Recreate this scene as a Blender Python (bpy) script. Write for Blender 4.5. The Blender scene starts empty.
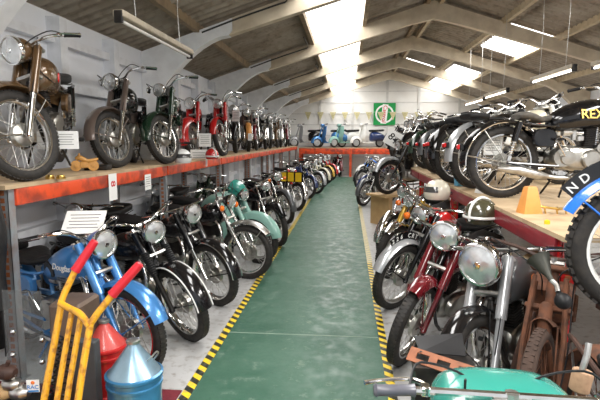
import bpy, math, random
from mathutils import Vector, Matrix
PI = math.pi
R = math.radians
random.seed(7)
C = bpy.context.scene.collection
S = bpy.context.scene

# ------------------------------------------------------------------ camera
F = 500.0
EYE = Vector((0.0, 0.0, 1.65))
PITCH = math.atan(61 / F)
YAW = math.atan(48 / F * math.cos(PITCH))
fwd = Vector((-math.sin(YAW) * math.cos(PITCH), math.cos(YAW) * math.cos(PITCH), -math.sin(PITCH)))
rgt = Vector((math.cos(YAW), math.sin(YAW), 0))
upv = rgt.cross(fwd)
cam_d = bpy.data.cameras.new('camera')
cam = bpy.data.objects.new('camera', cam_d)
C.objects.link(cam)
cam_d.sensor_width = 36
cam_d.lens = F / 600 * 36
cam_d.clip_start = 0.05
M3 = Matrix((rgt, upv, -fwd)).transposed()
cam.matrix_world = Matrix.Translation(EYE) @ M3.to_4x4()
S.camera = cam

def ray(px, py):
    return (fwd * F + rgt * (px - 300) - upv * (py - 200)).normalized()
def on_level(px, py, z):
    d = ray(px, py)
    t = (z - EYE.z) / d.z
    return EYE + d * t
def on_depth(px, py, y):
    d = ray(px, py)
    return EYE + d * (y / d.y)

# ------------------------------------------------------------------ materials
MATS = {}
def mat(name, col, rough=0.5, metal=0.0, coat=0.0, dirt=0.25, scale=8.0, bump=0.0, dcol=None, emit=0.0, spec=0.5, sharp=0.3, bscale=None, alpha=None):
    if name in MATS:
        return MATS[name]
    m = bpy.data.materials.new(name)
    m.use_nodes = True
    nt = m.node_tree
    b = nt.nodes['Principled BSDF']
    b.inputs['Roughness'].default_value = rough
    b.inputs['Metallic'].default_value = metal
    b.inputs['Coat Weight'].default_value = coat
    b.inputs['Coat Roughness'].default_value = 0.08
    b.inputs['Specular IOR Level'].default_value = spec
    tc = nt.nodes.new('ShaderNodeTexCoord')
    nz = nt.nodes.new('ShaderNodeTexNoise')
    nz.inputs['Scale'].default_value = scale
    nz.inputs['Detail'].default_value = 5
    nt.links.new(tc.outputs['Object'], nz.inputs['Vector'])
    mx = nt.nodes.new('ShaderNodeMix'); mx.data_type = 'RGBA'
    mr = nt.nodes.new('ShaderNodeMapRange')
    mr.inputs[1].default_value = 0.5 - sharp / 2 + 0.05
    mr.inputs[2].default_value = 0.5 + sharp / 2 + 0.05
    nt.links.new(nz.outputs[0], mr.inputs[0])
    mu = nt.nodes.new('ShaderNodeMath'); mu.operation = 'MULTIPLY'; mu.inputs[1].default_value = dirt
    nt.links.new(mr.outputs[0], mu.inputs[0])
    nt.links.new(mu.outputs[0], mx.inputs[0])
    mx.inputs[6].default_value = (*col, 1)
    dc = dcol if dcol else tuple(c * 0.45 for c in col)
    mx.inputs[7].default_value = (*dc, 1)
    nt.links.new(mx.outputs[2], b.inputs['Base Color'])
    if emit:
        b.inputs['Emission Color'].default_value = (*col, 1)
        b.inputs['Emission Strength'].default_value = emit
    if bump:
        bp = nt.nodes.new('ShaderNodeBump')
        bp.inputs['Strength'].default_value = bump
        bp.inputs['Distance'].default_value = 0.01
        if bscale:
            n2 = nt.nodes.new('ShaderNodeTexNoise'); n2.inputs['Scale'].default_value = bscale
            nt.links.new(tc.outputs['Object'], n2.inputs['Vector'])
            nt.links.new(n2.outputs[0], bp.inputs['Height'])
        else:
            nt.links.new(nz.outputs[0], bp.inputs['Height'])
        nt.links.new(bp.outputs[0], b.inputs['Normal'])
    if alpha is not None:
        b.inputs['Alpha'].default_value = alpha
    MATS[name] = m
    return m

chrome = mat('chrome', (.78, .78, .77), .13, 1, dirt=.5, scale=14, dcol=(.4, .36, .3))
alloy = mat('alloy', (.5, .49, .46), .32, 1, dirt=.6, scale=12, dcol=(.3, .28, .24))
zinc = mat('brushed_steel', (.62, .62, .6), .35, 1, dirt=.6, scale=20, dcol=(.25, .2, .16))
darkm = mat('engine_black', (.012, .011, .011), .4, .2, dirt=.5, scale=18, dcol=(.06, .05, .04), spec=.35)
rubber = mat('tyre_rubber', (.014, .0125, .0115), .7, dirt=.6, scale=25, dcol=(.042, .034, .027), bump=.3)
grip_r = mat('grip_rubber', (.009, .009, .01), .5, dirt=.2, spec=.35)
leather = mat('black_leather', (.009, .009, .0095), .5, spec=.3, dirt=.5, scale=15, dcol=(.025, .022, .02), bump=.25, bscale=60)
blackp = mat('black_paint', (.004, .004, .005), .14, coat=.4, spec=.4, dirt=.3, dcol=(.02, .017, .015))
brownp = mat('bronze_brown_paint', (.14, .078, .034), .25, .25, coat=.8, dirt=.15)
redp = mat('red_paint', (.5, .012, .012), .25, coat=.8, dirt=.2)
darkred = mat('maroon_paint', (.13, .007, .012), .22, coat=.9, dirt=.25)
greenp = mat('dark_green_paint', (.012, .035, .018), .25, coat=.8, dirt=.2)
bluep = mat('metallic_blue_paint', (.05, .21, .5), .28, .35, coat=.8, dirt=.15)
navyp = mat('navy_paint', (.012, .03, .12), .25, coat=.8, dirt=.2)
turq = mat('turquoise_paint', (.03, .25, .2), .25, coat=.8, dirt=.12)
paleturq = mat('pale_turquoise_paint', (.24, .44, .38), .3, coat=.5, dirt=.2)
yellowp = mat('yellow_paint', (.75, .45, .02), .35, coat=.4, dirt=.3)
goldp = mat('gold_paint', (.55, .34, .04), .3, .3, coat=.6, dirt=.3)
silverp = mat('silver_grey_paint', (.42, .43, .44), .3, .5, coat=.5, dirt=.25)
greyp = mat('dark_grey_paint', (.1, .105, .11), .3, .2, coat=.6, dirt=.3)
whitep = mat('white_paint', (.78, .78, .75), .3, coat=.4, dirt=.15)
cream = mat('cream_paint', (.7, .66, .5), .3, coat=.4, dirt=.2)
orangel = mat('orange_lens', (.85, .17, .01), .15, coat=.8, dirt=.05)
redl = mat('red_lens', (.6, .01, .01), .15, coat=.8, dirt=.05)
lensm = mat('lamp_glass', (.74, .76, .76), .16, .7, coat=1, dirt=.35, scale=22, dcol=(.28, .28, .27), bump=.25, bscale=30)
rust = mat('rust', (.15, .055, .025), .8, .1, dirt=.8, scale=18, dcol=(.045, .028, .02), bump=.3)
rustdark = mat('dark_rust', (.085, .042, .03), .6, .3, dirt=.7, scale=12, dcol=(.03, .022, .02))
fabric = mat('grey_fabric', (.2, .19, .17), .9, dirt=.4)
wood = mat('pale_wood', (.55, .36, .17), .6, dirt=.4, scale=6, dcol=(.35, .2, .08))
ply = mat('shelf_plywood', (.52, .39, .24), .65, dirt=.6, scale=5, dcol=(.28, .17, .09))
orangewood = mat('orange_wood', (.7, .3, .07), .5, dirt=.3, scale=9)
brass = mat('brass', (.65, .42, .12), .28, 1, dirt=.4)
paperm = mat('paper', (.82, .82, .8), .7, dirt=.05)
inkm = mat('black_ink', (.02, .02, .02), .7, dirt=.0)
inkred = mat('red_ink', (.6, .02, .03), .7, dirt=.0)
yelpl = mat('yellow_plastic', (.85, .55, .02), .35, coat=.3, dirt=.1)
bluepl = mat('blue_plastic', (.03, .25, .65), .3, coat=.3, dirt=.1)
brightblue = mat('bright_blue_paint', (.02, .16, .62), .25, coat=.8, dirt=.1)

# ------------------------------------------------------------------ mesh builder
def catmull(pts, n=6):
    P = [Vector(p) for p in pts]
    if len(P) < 3:
        return P
    Q = [P[0] * 2 - P[1]] + P + [P[-1] * 2 - P[-2]]
    out = []
    for i in range(1, len(Q) - 2):
        a, b, c, d = Q[i - 1], Q[i], Q[i + 1], Q[i + 2]
        for k in range(n):
            t = k / n
            out.append(0.5 * ((2 * b) + (c - a) * t + (2 * a - 5 * b + 4 * c - d) * t * t + (3 * b - a - 3 * c + d) * t ** 3))
    out.append(P[-1].copy())
    return out

class MB:
    def __init__(s):
        s.v = []; s.f = []; s.mi = []; s.mats = []; s.cur = 0
    def mat(s, m):
        if m not in s.mats: s.mats.append(m)
        s.cur = s.mats.index(m)
        return s
    def face(s, idx):
        s.f.append(tuple(idx)); s.mi.append(s.cur)
    def rings(s, rings, cap=True, close=False, closed_ring=True):
        b = []
        for r in rings:
            b.append(len(s.v)); s.v.extend(tuple(p) for p in r)
        n = len(rings[0]); m = len(rings)
        for i in range(m - (0 if close else 1)):
            a0 = b[i]; a1 = b[(i + 1) % m]
            for j in range(n if closed_ring else n - 1):
                k = (j + 1) % n
                s.face((a0 + j, a0 + k, a1 + k, a1 + j))
        if cap and not close and closed_ring:
            s.face(tuple(b[0] + j for j in range(n))[::-1])
            s.face(tuple(b[-1] + j for j in range(n)))
        return s
    def tube(s, path, r=.01, seg=8, smooth=0, cap=True, close=False):
        P = catmull(path, smooth) if smooth else [Vector(p) for p in path]
        n = len(P)
        if not isinstance(r, (list, tuple)): rr = [r] * n
        elif len(r) != n:
            rr = []
            for i in range(n):
                t = i / (n - 1) * (len(r) - 1); k = min(int(t), len(r) - 2)
                rr.append(r[k] + (r[k + 1] - r[k]) * (t - k))
        else: rr = r
        rings = []
        u = None
        for i in range(n):
            if close: t = P[(i + 1) % n] - P[i - 1]
            else: t = P[min(i + 1, n - 1)] - P[max(i - 1, 0)]
            if t.length < 1e-9: t = Vector((0, 0, 1))
            t.normalize()
            if u is None:
                u = t.orthogonal().normalized()
            else:
                u = (u - t * u.dot(t))
                if u.length < 1e-6: u = t.orthogonal()
                u.normalize()
            w = t.cross(u)
            rings.append([P[i] + (u * math.cos(2 * PI * k / seg) + w * math.sin(2 * PI * k / seg)) * rr[i] for k in range(seg)])
        s.rings(rings, cap=cap, close=close)
        return s
    def rev(s, prof, c=(0, 0, 0), axis=(0, 0, 1), seg=24, close_prof=False, a0=0, a1=2 * PI):
        """prof: (along axis, radius)"""
        ax = Vector(axis).normalized(); c = Vector(c)
        u = ax.orthogonal().normalized(); w = ax.cross(u)
        full = abs(a1 - a0 - 2 * PI) < 1e-6
        rings = []
        for k in range(seg if full else seg + 1):
            a = a0 + (a1 - a0) * k / seg
            d = u * math.cos(a) + w * math.sin(a)
            rings.append([c + ax * h + d * max(r, 1e-5) for h, r in prof])
        s.rings(rings, cap=False, close=full, closed_ring=close_prof)
        return s
    def box(s, lo, hi, M=None):
        x0, y0, z0 = lo; x1, y1, z1 = hi
        p = [Vector(q) for q in ((x0, y0, z0), (x1, y0, z0), (x1, y1, z0), (x0, y1, z0), (x0, y0, z1), (x1, y0, z1), (x1, y1, z1), (x0, y1, z1))]
        if M: p = [M @ q for q in p]
        b = len(s.v); s.v.extend(tuple(q) for q in p)
        for f in ((0, 3, 2, 1), (4, 5, 6, 7), (0, 1, 5, 4), (1, 2, 6, 5), (2, 3, 7, 6), (3, 0, 4, 7)):
            s.face([b + i for i in f])
        return s
    def rbox(s, lo, hi, r=.01, M=None, axis=2):
        """box with rounded edges along one axis and chamfered ends"""
        x0, y0, z0 = lo; x1, y1, z1 = hi
        cx, cy, cz = (x0 + x1) / 2, (y0 + y1) / 2, (z0 + z1) / 2
        hx, hy, hz = (x1 - x0) / 2, (y1 - y0) / 2, (z1 - z0) / 2
        hs = [hx, hy, hz]
        a = [i for i in range(3) if i != axis]
        r = min(r, hs[0] * .95, hs[1] * .95, hs[2] * .95)
        rings = []
        for off, ins in ((-hs[axis], r * .6), (-hs[axis] + r * .6, 0), (hs[axis] - r * .6, 0), (hs[axis], r * .6)):
            ring = []
            for qx, qy, st in ((1, 1, 0), (-1, 1, 90), (-1, -1, 180), (1, -1, 270)):
                for k in range(4):
                    an = R(st + k * 30)
                    p = [0, 0, 0]
                    p[a[0]] = qx * (hs[a[0]] - r) + math.cos(an) * (r - ins) 
                    p[a[1]] = qy * (hs[a[1]] - r) + math.sin(an) * (r - ins)
                    p[axis] = off
                    q = Vector((p[0] + cx, p[1] + cy, p[2] + cz))
                    ring.append(M @ q if M else q)
            rings.append(ring)
        s.rings(rings)
        return s
    def loft(s, secs, n=20, cap=True):
        """secs: (x, yc, zc, halfwidth, half_up, half_down, exponent) rings in the y-z plane"""
        rings = []
        for (x, yc, zc, w, hu, hd, e) in secs:
            ring = []
            for k in range(n):
                a = 2 * PI * k / n
                ca, sa = math.cos(a), math.sin(a)
                y = math.copysign(abs(ca) ** (2 / e), ca) * w
                z = math.copysign(abs(sa) ** (2 / e), sa) * (hu if sa > 0 else hd)
                ring.append(Vector((x, yc + y, zc + z)))
            rings.append(ring)
        s.rings(rings, cap=cap)
        return s
    def build(s, name, parent=None, m=None, M=None, sharp=40):
        me = s.mesh(name, m, sharp)
        return link(name, me, parent, M)
    def mesh(s, name, m=None, sharp=40):
        me = bpy.data.meshes.new(name)
        me.from_pydata(s.v, [], s.f)
        if m is not None and not s.mats: s.mats = [m]
        for x in s.mats: me.materials.append(x)
        if len(s.mats) > 1: me.polygons.foreach_set('material_index', s.mi)
        me.polygons.foreach_set('use_smooth', [True] * len(me.polygons))
        me.set_sharp_from_angle(angle=R(sharp))
        me.validate(); me.update()
        return me

def link(name, me, parent=None, M=None):
    o = bpy.data.objects.new(name, me)
    C.objects.link(o)
    if parent: o.parent = parent
    if M is not None: o.matrix_basis = M
    return o
def tag(o, label=None, cat=None, group=None, kind=None):
    if label: o['label'] = label
    if cat: o['category'] = cat
    if group: o['group'] = group
    if kind: o['kind'] = kind
    return o
def empty(name, loc=(0, 0, 0), rz=0, label=None, cat=None, group=None):
    o = bpy.data.objects.new(name, None); C.objects.link(o)
    o.location = loc; o.rotation_euler = (0, 0, rz)
    o.empty_display_size = .05
    return tag(o, label, cat, group)
CACHE = {}
def cpart(key, fn, name, parent, M=None):
    """link a part whose mesh is built once per key"""
    if key not in CACHE:
        b = MB(); fn(b); CACHE[key] = b.mesh(name)
    return link(name, CACHE[key], parent, M)
TXT = {}
def text_mesh(txt, size, m, depth=.001):
    k = (txt, size, m.name)
    if k in TXT: return TXT[k]
    cu = bpy.data.curves.new('lettering', 'FONT')
    cu.body = txt; cu.size = size; cu.align_x = 'CENTER'; cu.align_y = 'CENTER'; cu.extrude = depth; cu.resolution_u = 3
    cu.offset = size * .012
    o = bpy.data.objects.new('lettering_source', cu); C.objects.link(o)
    dg = bpy.context.evaluated_depsgraph_get()
    me = bpy.data.meshes.new_from_object(o.evaluated_get(dg))
    bpy.data.objects.remove(o); bpy.data.curves.remove(cu)
    me.materials.clear(); me.materials.append(m); me.name = 'lettering'
    TXT[k] = me
    return me
def frame_M(o, x, y):
    """matrix whose local x, y are the given directions"""
    x = Vector(x).normalized(); y = Vector(y); z = x.cross(y).normalized(); y = z.cross(x)
    M = Matrix((x, y, z)).transposed().to_4x4(); M.translation = Vector(o)
    return M
# ------------------------------------------------------------------ wheels
def wheel(name, parent, c, r, w, hub, rimm, M=None, d=1, tyre=None, knob=False, spoke_r=.0021, drum=.085):
    ns = 40 if d else 24
    tyre = tyre or rubber
    T = Matrix.Translation(Vector(c))
    T = (M @ T) if M else T
    rim_r = r - w * .86
    def f_t(b):
        b.mat(tyre)
        n = 12 if d else 8
        prof = []
        for k in range(n):
            a = 2 * PI * k / n
            prof.append((math.sin(a) * w / 2, r - w * .48 + math.cos(a) * w * .48))
        b.rev(prof, axis=(0, 1, 0), seg=ns, close_prof=True)
        if d:
            # tread blocks
            nb = 64 if not knob else 44
            for i in range(nb):
                a = 2 * PI * i / nb
                for yy in ((-.3, -.03), (.03, .3)):
                    off = (.5 if yy[0] > 0 else 0) * 2 * PI / nb
                    Mx = Matrix.Rotation(a + off, 4, 'Y')
                    h = .0075 if knob else .0018
                    rr = r - w * .035
                    b.box((-.33 * 2 * PI * r / nb, yy[0] * w * 1.05, rr - .006), (.33 * 2 * PI * r / nb, yy[1] * w * 1.05, rr + h), Mx)
    wh = cpart(('tyre', r, w, ns, tyre.name, knob), f_t, name, parent, T)
    def f_r(b):
        b.mat(rimm)
        hw = w * .36
        b.rev([(-hw, rim_r + .010), (-hw, rim_r - .006), (-hw * .5, rim_r - .016), (hw * .5, rim_r - .016), (hw, rim_r - .006), (hw, rim_r + .010)], axis=(0, 1, 0), seg=ns, close_prof=True)
    cpart(('rim', r, w, ns, rimm.name), f_r, 'rim', wh)
    def f_s(b):
        b.mat(zinc if rimm is not rust else rust)
        n = 36 if d else 18
        for i in range(n):
            side = 1 if i % 2 else -1
            a = 2 * PI * i / n
            a2 = a + (R(42) if (i // 2) % 2 else -R(42))
            hr = .055
            p0 = (math.sin(a2) * hr, side * .034, math.cos(a2) * hr)
            p1 = (math.sin(a) * (rim_r - .012), side * .004, math.cos(a) * (rim_r - .012))
            b.tube([p0, p1], spoke_r if d else .003, 3, cap=False)
    cpart(('spk', r, w, ns, rimm.name, spoke_r), f_s, 'spokes', wh)
    def f_h(b):
        b.mat(hub)
        b.rev([(-.045, .001), (-.045, .026), (-.03, .03), (-.03, .06), (-.024, .06), (-.024, .03), (.01, .032), (.012, drum), (.045, drum), (.052, drum * .9), (.056, .03), (.062, .022), (.062, .001)], axis=(0, 1, 0), seg=20 if d else 12)
        b.mat(zinc)
        b.rev([(-.1, .001), (-.1, .011), (.1, .011), (.1, .001)], axis=(0, 1, 0), seg=8)
        if d:
            b.mat(hub)
            for k in range(3):
                a = k * 2.1
                b.tube([(math.cos(a) * .03, .057, math.sin(a) * .03), (math.cos(a) * drum * .85, .054, math.sin(a) * drum * .85)], .006, 5)
    cpart(('hub', hub.name, drum, d, rimm is rust), f_h, 'hub', wh)
    return wh

def guard_fn(r, w, a0, a1, m, lip=.035, flat=False, stripe=None, trim=None, thick=.004, valance=0, n=None):
    """mudguard round the wheel; angle 0 = straight forward, 90 = up"""
    def f(b):
        b.mat(m)
        k = n or 22
        rings = []
        for i in range(k + 1):
            a = a0 + (a1 - a0) * i / k
            ring = []
            prof = []
            t = i / k
            ww = w * (1 - .12 * (abs(t - .5) * 2) ** 4)
            for q in range(9):
                u = -1 + q / 4
                rr = r + lip * (1 - abs(u) ** 2.4) - (valance if abs(u) > .99 else 0)
                prof.append((u * ww / 2, rr))
            inner = [(y * .97, rr - thick) for y, rr in prof[::-1]]
            for y, rr in prof + inner:
                ring.append(Vector((math.cos(a) * rr, y, math.sin(a) * rr)))
            rings.append(ring)
        b.rings(rings)
        if stripe:
            b.mat(stripe)
            rg = []
            for i in range(k + 1):
                a = a0 + (a1 - a0) * i / k
                rr = r + lip
                rg.append([Vector((math.cos(a) * q, y, math.sin(a) * q)) for y, q in ((-.008, rr), (.008, rr), (.006, rr + .002), (-.006, rr + .002))])
            b.rings(rg)
        if trim:
            b.mat(trim)
            for sy in (-1, 1):
                b.tube([(math.cos(a0 + (a1 - a0) * i / k) * (r + .002), sy * w / 2, math.sin(a0 + (a1 - a0) * i / k) * (r + .002)) for i in range(k + 1)], .006, 6)
    return f

def bike(P, heading, st, label, cat='motorcycle', group=None, rear=False, z=0.0, pitch=0.0, name='motorcycle'):
    g = st.get
    d = g('d', 1)
    rf = g('rf', .325); rr_ = g('rr', rf); wb = g('wb', 1.33); tw = g('tw', .088)
    paint = g('paint', blackp); gm = g('guard', paint); lampm = g('lamp', blackp)
    loc = Vector((P[0], P[1], z))
    h = R(heading)
    if rear: loc += Vector((math.cos(h), math.sin(h), 0)) * wb
    root = empty(name, loc, 0, label, cat, group)
    lean = R(g('lean', 7)); 
    root.rotation_euler = (Matrix.Rotation(h, 3, 'Z') @ Matrix.Rotation(-R(pitch), 3, 'Y') @ Matrix.Rotation(-lean, 3, 'X')).to_euler()
    dk = 'd%d' % d
    # steering
    rake = R(g('rake', 27)); ua = Vector((-math.sin(rake), 0, math.cos(rake)))
    A = Vector((-.045, 0, rf))
    ST = Matrix.Translation(A) @ Matrix.Rotation(R(g('steer', 0)), 4, ua) @ Matrix.Translation(-A)
    flen = g('flen', .68)
    def FP(s, y=0, fx=0.0):
        p = Vector((0, y, rf)) + ua * s
        return p + Vector((math.cos(rake), 0, math.sin(rake))) * fx
    hub = g('hub', alloy); rimm = g('rim', chrome)
    wheel('front_wheel', root, (0, 0, rf), rf, tw, hub, rimm, ST, d, g('tyre'), g('knob', False), drum=g('drum', .085))
    wheel('rear_wheel', root, (-wb, 0, rr_), rr_, tw * 1.06, hub, rimm, None, d, g('tyre'), g('knob', False))
    # front mudguard
    ga = g('garc', (-5, 140)); gr = rf + g('gap', .02); gw = g('gw', .125)
    lip = g('lip', .032)
    if g('ghide'): ga = (100, 150)
    mg = cpart(('fg', rf, ga, gw, gm.name, lip, g('gtrim') and g('gtrim').name, g('gstripe') and g('gstripe').name, g('valance', 0), g('gap', .02), d),
               guard_fn(gr, gw, R(ga[0]), R(ga[1]), gm, lip, stripe=g('gstripe'), trim=g('gtrim'), valance=g('valance', 0), n=20 if d else 10),
               'front_mudguard', root, ST @ Matrix.Translation((0, 0, rf)))
    def f_stay(b):
        b.mat(g('stay', gm if gm is not silverp else chrome))
        for sy in (-1, 1):
            for a in (R(ga[0] + 12), R(ga[1] - 12)):
                b.tube([(0, sy * .075, 0), (math.cos(a) * (gr), sy * gw * .5, math.sin(a) * (gr))], .0055, 5)
    cpart(('fs', rf, ga, gw, gm.name, g('stay') and g('stay').name, d), f_stay, 'mudguard_stay', mg)
    if g('plate_front'):
        txt, pm, im = g('plate_front')
        def f_pl(b):
            b.mat(pm)
            k = 8
            for sy in (1,):
                rings = []
                for i in range(k + 1):
                    a = R(g('parc', (62, 118))[0] + (g('parc', (62, 118))[1] - g('parc', (62, 118))[0]) * i / k)
                    q0 = gr + lip - .01; q1 = q0 + .085
                    rings.append([Vector((math.cos(a) * q, y, math.sin(a) * q)) for y, q in ((-.004, q0), (.004, q0), (.004, q1), (-.004, q1))])
                b.rings(rings)
        po = cpart(('pl', txt, gr), f_pl, 'number_plate', mg)
        for side in (1, -1):
            # letters laid round the curved plate
            L = list(txt); nn = len(L)
            lb = MB(); lb.mat(im)
            for i, ch in enumerate(L):
                if ch == ' ': continue
                fr = (i + .5) / nn
                pa, pb_ = g('parc', (62, 118)); a = R(pb_ - (pb_ - pa) * fr) if side == -1 else R(pa + (pb_ - pa) * fr)
                q = gr + lip + .033
                c = Vector((math.cos(a) * q, side * .0045, math.sin(a) * q))
                zr = Vector((math.cos(a), 0, math.sin(a)))
                xr = Vector((math.sin(a), 0, -math.cos(a))) * (1 if side == -1 else -1)
                me = text_mesh(ch, .062, im)
                Mx = frame_M(c, xr, zr)
                b0 = len(lb.v)
                lb.v.extend(tuple(Mx @ v.co) for v in me.vertices)
                for p in me.polygons: lb.face([b0 + q_ for q_ in p.vertices])
            lb.build('lettering', po)
    # fork
    fs = g('fork', 'shroud'); fm = g('forkm', paint); slid = g('slider', chrome)
    fw = g('fw', .095)
    def f_fork(b):
        sg = 12 if d else 8
        b.mat(slid)
        for sy in (-1, 1):
            y = sy * fw
            if fs == 'girder':
                b.mat(fm)
                b.tube([FP(0, y), FP(.28, y, .02), FP(.62, y * .8, .05)], .013, 8)
                b.tube([FP(0, y), FP(.25, y, -.04), FP(.6, y * .8, -.01)], .011, 8)
                for s_ in (.18, .3, .42, .54):
                    b.tube([FP(s_, y, .02), FP(s_ - .02, y, -.03)], .007, 5)
            else:
                b.mat(slid)
                b.tube([FP(-.03, y), FP(-.02, y), FP(.02, y), FP(.33, y), FP(.35, y)], [.014, .024, .021, .024, .029], sg)
                b.tube([FP(0, y * .55), FP(0, y)], .012, 6)
        b.mat(zinc if fs != 'girder' else fm)
        for s_ in (.46, flen):
            Mx = frame_M(FP(s_, 0, -.02), (math.cos(rake), 0, math.sin(rake)), (0, 1, 0))
            b.rbox((-.035, -fw - .02, -.014), (.04, fw + .02, .014), .01, Mx)
        b.tube([FP(.44, 0, -.045), FP(flen + .02, 0, -.045)], .026, 10)
        if fs == 'girder':
            b.tube([FP(.3, 0, .05), FP(.32, 0, .05), FP(.46, 0, .05), FP(.48, 0, .05)], [.02, .034, .034, .02], 10)
    fo = cpart(('fork', rf, rake, fs, fm.name, slid.name, fw, flen, d), f_fork, 'fork', root, ST)
    if fs in ('shroud', 'gaiter', 'chrome'):
        for sy in (-1, 1):
            def f_sh(b):
                y = sy * fw
                if fs == 'gaiter':
                    b.mat(grip_r)
                    n = 22 if d else 10
                    b.tube([FP(.3 + .2 * i / n, y) for i in range(n + 1)], [.030 if i % 2 else .036 for i in range(n + 1)], 12)
                    b.mat(fm)
                    b.tube([FP(.5, y), FP(flen, y)], .03, 12)
                elif fs == 'shroud':
                    b.mat(fm)
                    b.tube([FP(.31, y), FP(.33, y), FP(.5, y), FP(flen + .01, y)], [.033, .034, .032, .031], 14 if d else 8)
                else:
                    b.mat(chrome)
                    b.tube([FP(.3, y), FP(flen, y)], .018, 12)
                b.mat(chrome)
                b.tube([FP(flen, y), FP(flen + .03, y), FP(flen + .035, y)], [.02, .018, .005], 8)
            cpart(('sh', sy, rf, rake, fs, fm.name, fw, flen, d), f_sh, 'fork_gaiter' if fs == 'gaiter' else 'fork_tube', fo)
    # headlamp
    if g('headlamp', True):
        hr = g('hr', .088)
        lx = g('lampx', .115)
        hc = FP(flen - g('lampdrop', .08), 0, lx) ; hc.z += g('lampz', .02)
        HM = ST @ Matrix.Translation(hc) @ Matrix.Rotation(R(g('lamptilt', 4)), 4, 'Y')
        def f_l(b):
            b.mat(lampm)
            L = g('lamplen', 1.5)
            b.rev([(-hr * L, .001), (-hr * L * .96, hr * .25), (-hr * L * .75, hr * .62), (-hr * L * .4, hr * .9), (0, hr), (.005, hr * .98)], axis=(1, 0, 0), seg=28 if d else 14)
        lo = cpart(('lamp', hr, lampm.name, d, g('lamplen', 1.5)), f_l, 'headlamp', root, HM)
        def f_lr(b):
            b.mat(g('lamprim', chrome))
            b.rev([(-.012, hr * .99), (-.01, hr * 1.07), (.01, hr * 1.08), (.022, hr * 1.02), (.024, hr * .93), (.012, hr * .92)], axis=(1, 0, 0), seg=32 if d else 14, close_prof=True)
        cpart(('lrim', hr, d, g('lamprim', chrome).name), f_lr, 'headlamp_rim', lo)
        def f_le(b):
            b.mat(lensm)
            b.rev([(.034, .001), (.032, hr * .3), (.026, hr * .65), (.014, hr * .94)], axis=(1, 0, 0), seg=32 if d else 14)
            if d:
                b.mat(chrome)
                b.rev([(.038, .001), (.037, hr * .16), (.030, hr * .19)], axis=(1, 0, 0), seg=16)
        cpart(('lens', hr, d), f_le, 'lens', lo)
        if g('mask'):
            pass
    # nacelle / cowl
    if g('nacelle'):
        nm = g('nacelle')
        def f_n(b):
            b.mat(nm)
            c = FP(flen - .06, 0, 0)
            nw = g('nacw', 1); c.z += g('nacz', 0); b.loft(dens([(c.x + .15, 0, c.z + .0, .08 * nw, .06, .08, 2.6), (c.x + .12, 0, c.z + .01, .115 * nw, .085, .1, 3), (c.x + .0, 0, c.z + .01, .125 * nw, .09, .12, 3.2), (c.x - .12, 0, c.z + .01, .115 * nw, .06, .09, 3), (c.x - .16, 0, c.z + .0, .09 * nw, .03, .05, 2.6)], 3), 24)
        cpart(('nac', nm.name, rf, rake, flen), f_n, 'headlamp_cowl', root, ST)
    # handlebar
    bs = g('bars', 'std')
    bp = {'std': [(.0, 0, 0), (0, .07, .005), (.01, .16, .05), (-.05, .27, .065), (-.16, .37, .04)],
          'flat': [(.0, 0, 0), (.02, .1, .005), (.01, .22, .01), (-.06, .31, .0), (-.13, .36, -.01)],
          'straight': [(.0, 0, 0), (.0, .1, .0), (.0, .19, .0), (-.005, .28, .0), (-.015, .36, .0)],
          'high': [(.0, 0, 0), (.01, .06, .0), (.01, .13, .09), (-.05, .26, .13), (-.17, .36, .1)],
          'wide': [(.0, 0, 0), (.01, .08, .01), (.0, .2, .05), (-.07, .36, .06), (-.2, .46, .03)],
          'drop': [(.0, 0, 0), (.06, .1, 0), (.1, .2, -.03), (.04, .29, -.08), (-.08, .32, -.09)]}[bs]
    hb0 = FP(flen + .05 + g('barup', 0), 0, 0)
    half = [hb0 + Vector(q) for q in bp]
    mir = [Vector((q.x, -q.y, q.z)) for q in half[:0:-1]]
    full = catmull(mir + half, 5 if d else 3)
    barm = g('barm', chrome)
    def f_b(b):
        b.mat(barm)
        b.tube(full, .0115, 8)
        b.mat(zinc)
        b.tube([hb0 + Vector((0, -.05, -.02)), hb0 + Vector((0, .05, -.02))], .02, 8)
        b.tube([hb0 + Vector((0, 0, -.06)), hb0 + Vector((0, 0, .01))], .02, 8)
    ho = cpart(('bar', g('barup', 0), bs, rf, rake, flen, barm.name, d), f_b, 'handlebar', root, ST)
    for sy in (-1, 1):
        e1 = Vector((half[-1].x, sy * half[-1].y, half[-1].z)); e0 = Vector((half[-2].x, sy * half[-2].y, half[-2].z))
        dr = (e1 - e0).normalized()
        def f_g(b):
            b.mat(g('grip', grip_r))
            a = e1 - dr * .10; c = e1 + dr * .015
            b.tube([a - dr * .003, a, a + dr * .01, c - dr * .012, c - dr * .008, c], [.012, .019, .0165, .0165, .020, .014], 10)
        cpart(('gr', g('barup', 0), sy, bs, rf, rake, flen, g('grip', grip_r).name), f_g, 'grip', ho)
        def f_lv(b):
            b.mat(chrome)
            a = e1 - dr * .13
            n_ = Vector((math.cos(rake), 0, .1))
            b.tube([a, a + n_ * .03, a + n_ * .06 + dr * .04, a + n_ * .055 + dr * .12, a + n_ * .04 + dr * .17], [.009, .008, .006, .005, .007], 6, smooth=3)
            b.rbox(tuple(a - Vector((.014, .014, .014))), tuple(a + Vector((.02, .014, .014))), .006)
        cpart(('lv', g('barup', 0), sy, bs, rf, rake, flen), f_lv, 'brake_lever' if sy < 0 else 'clutch_lever', ho)
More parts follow.
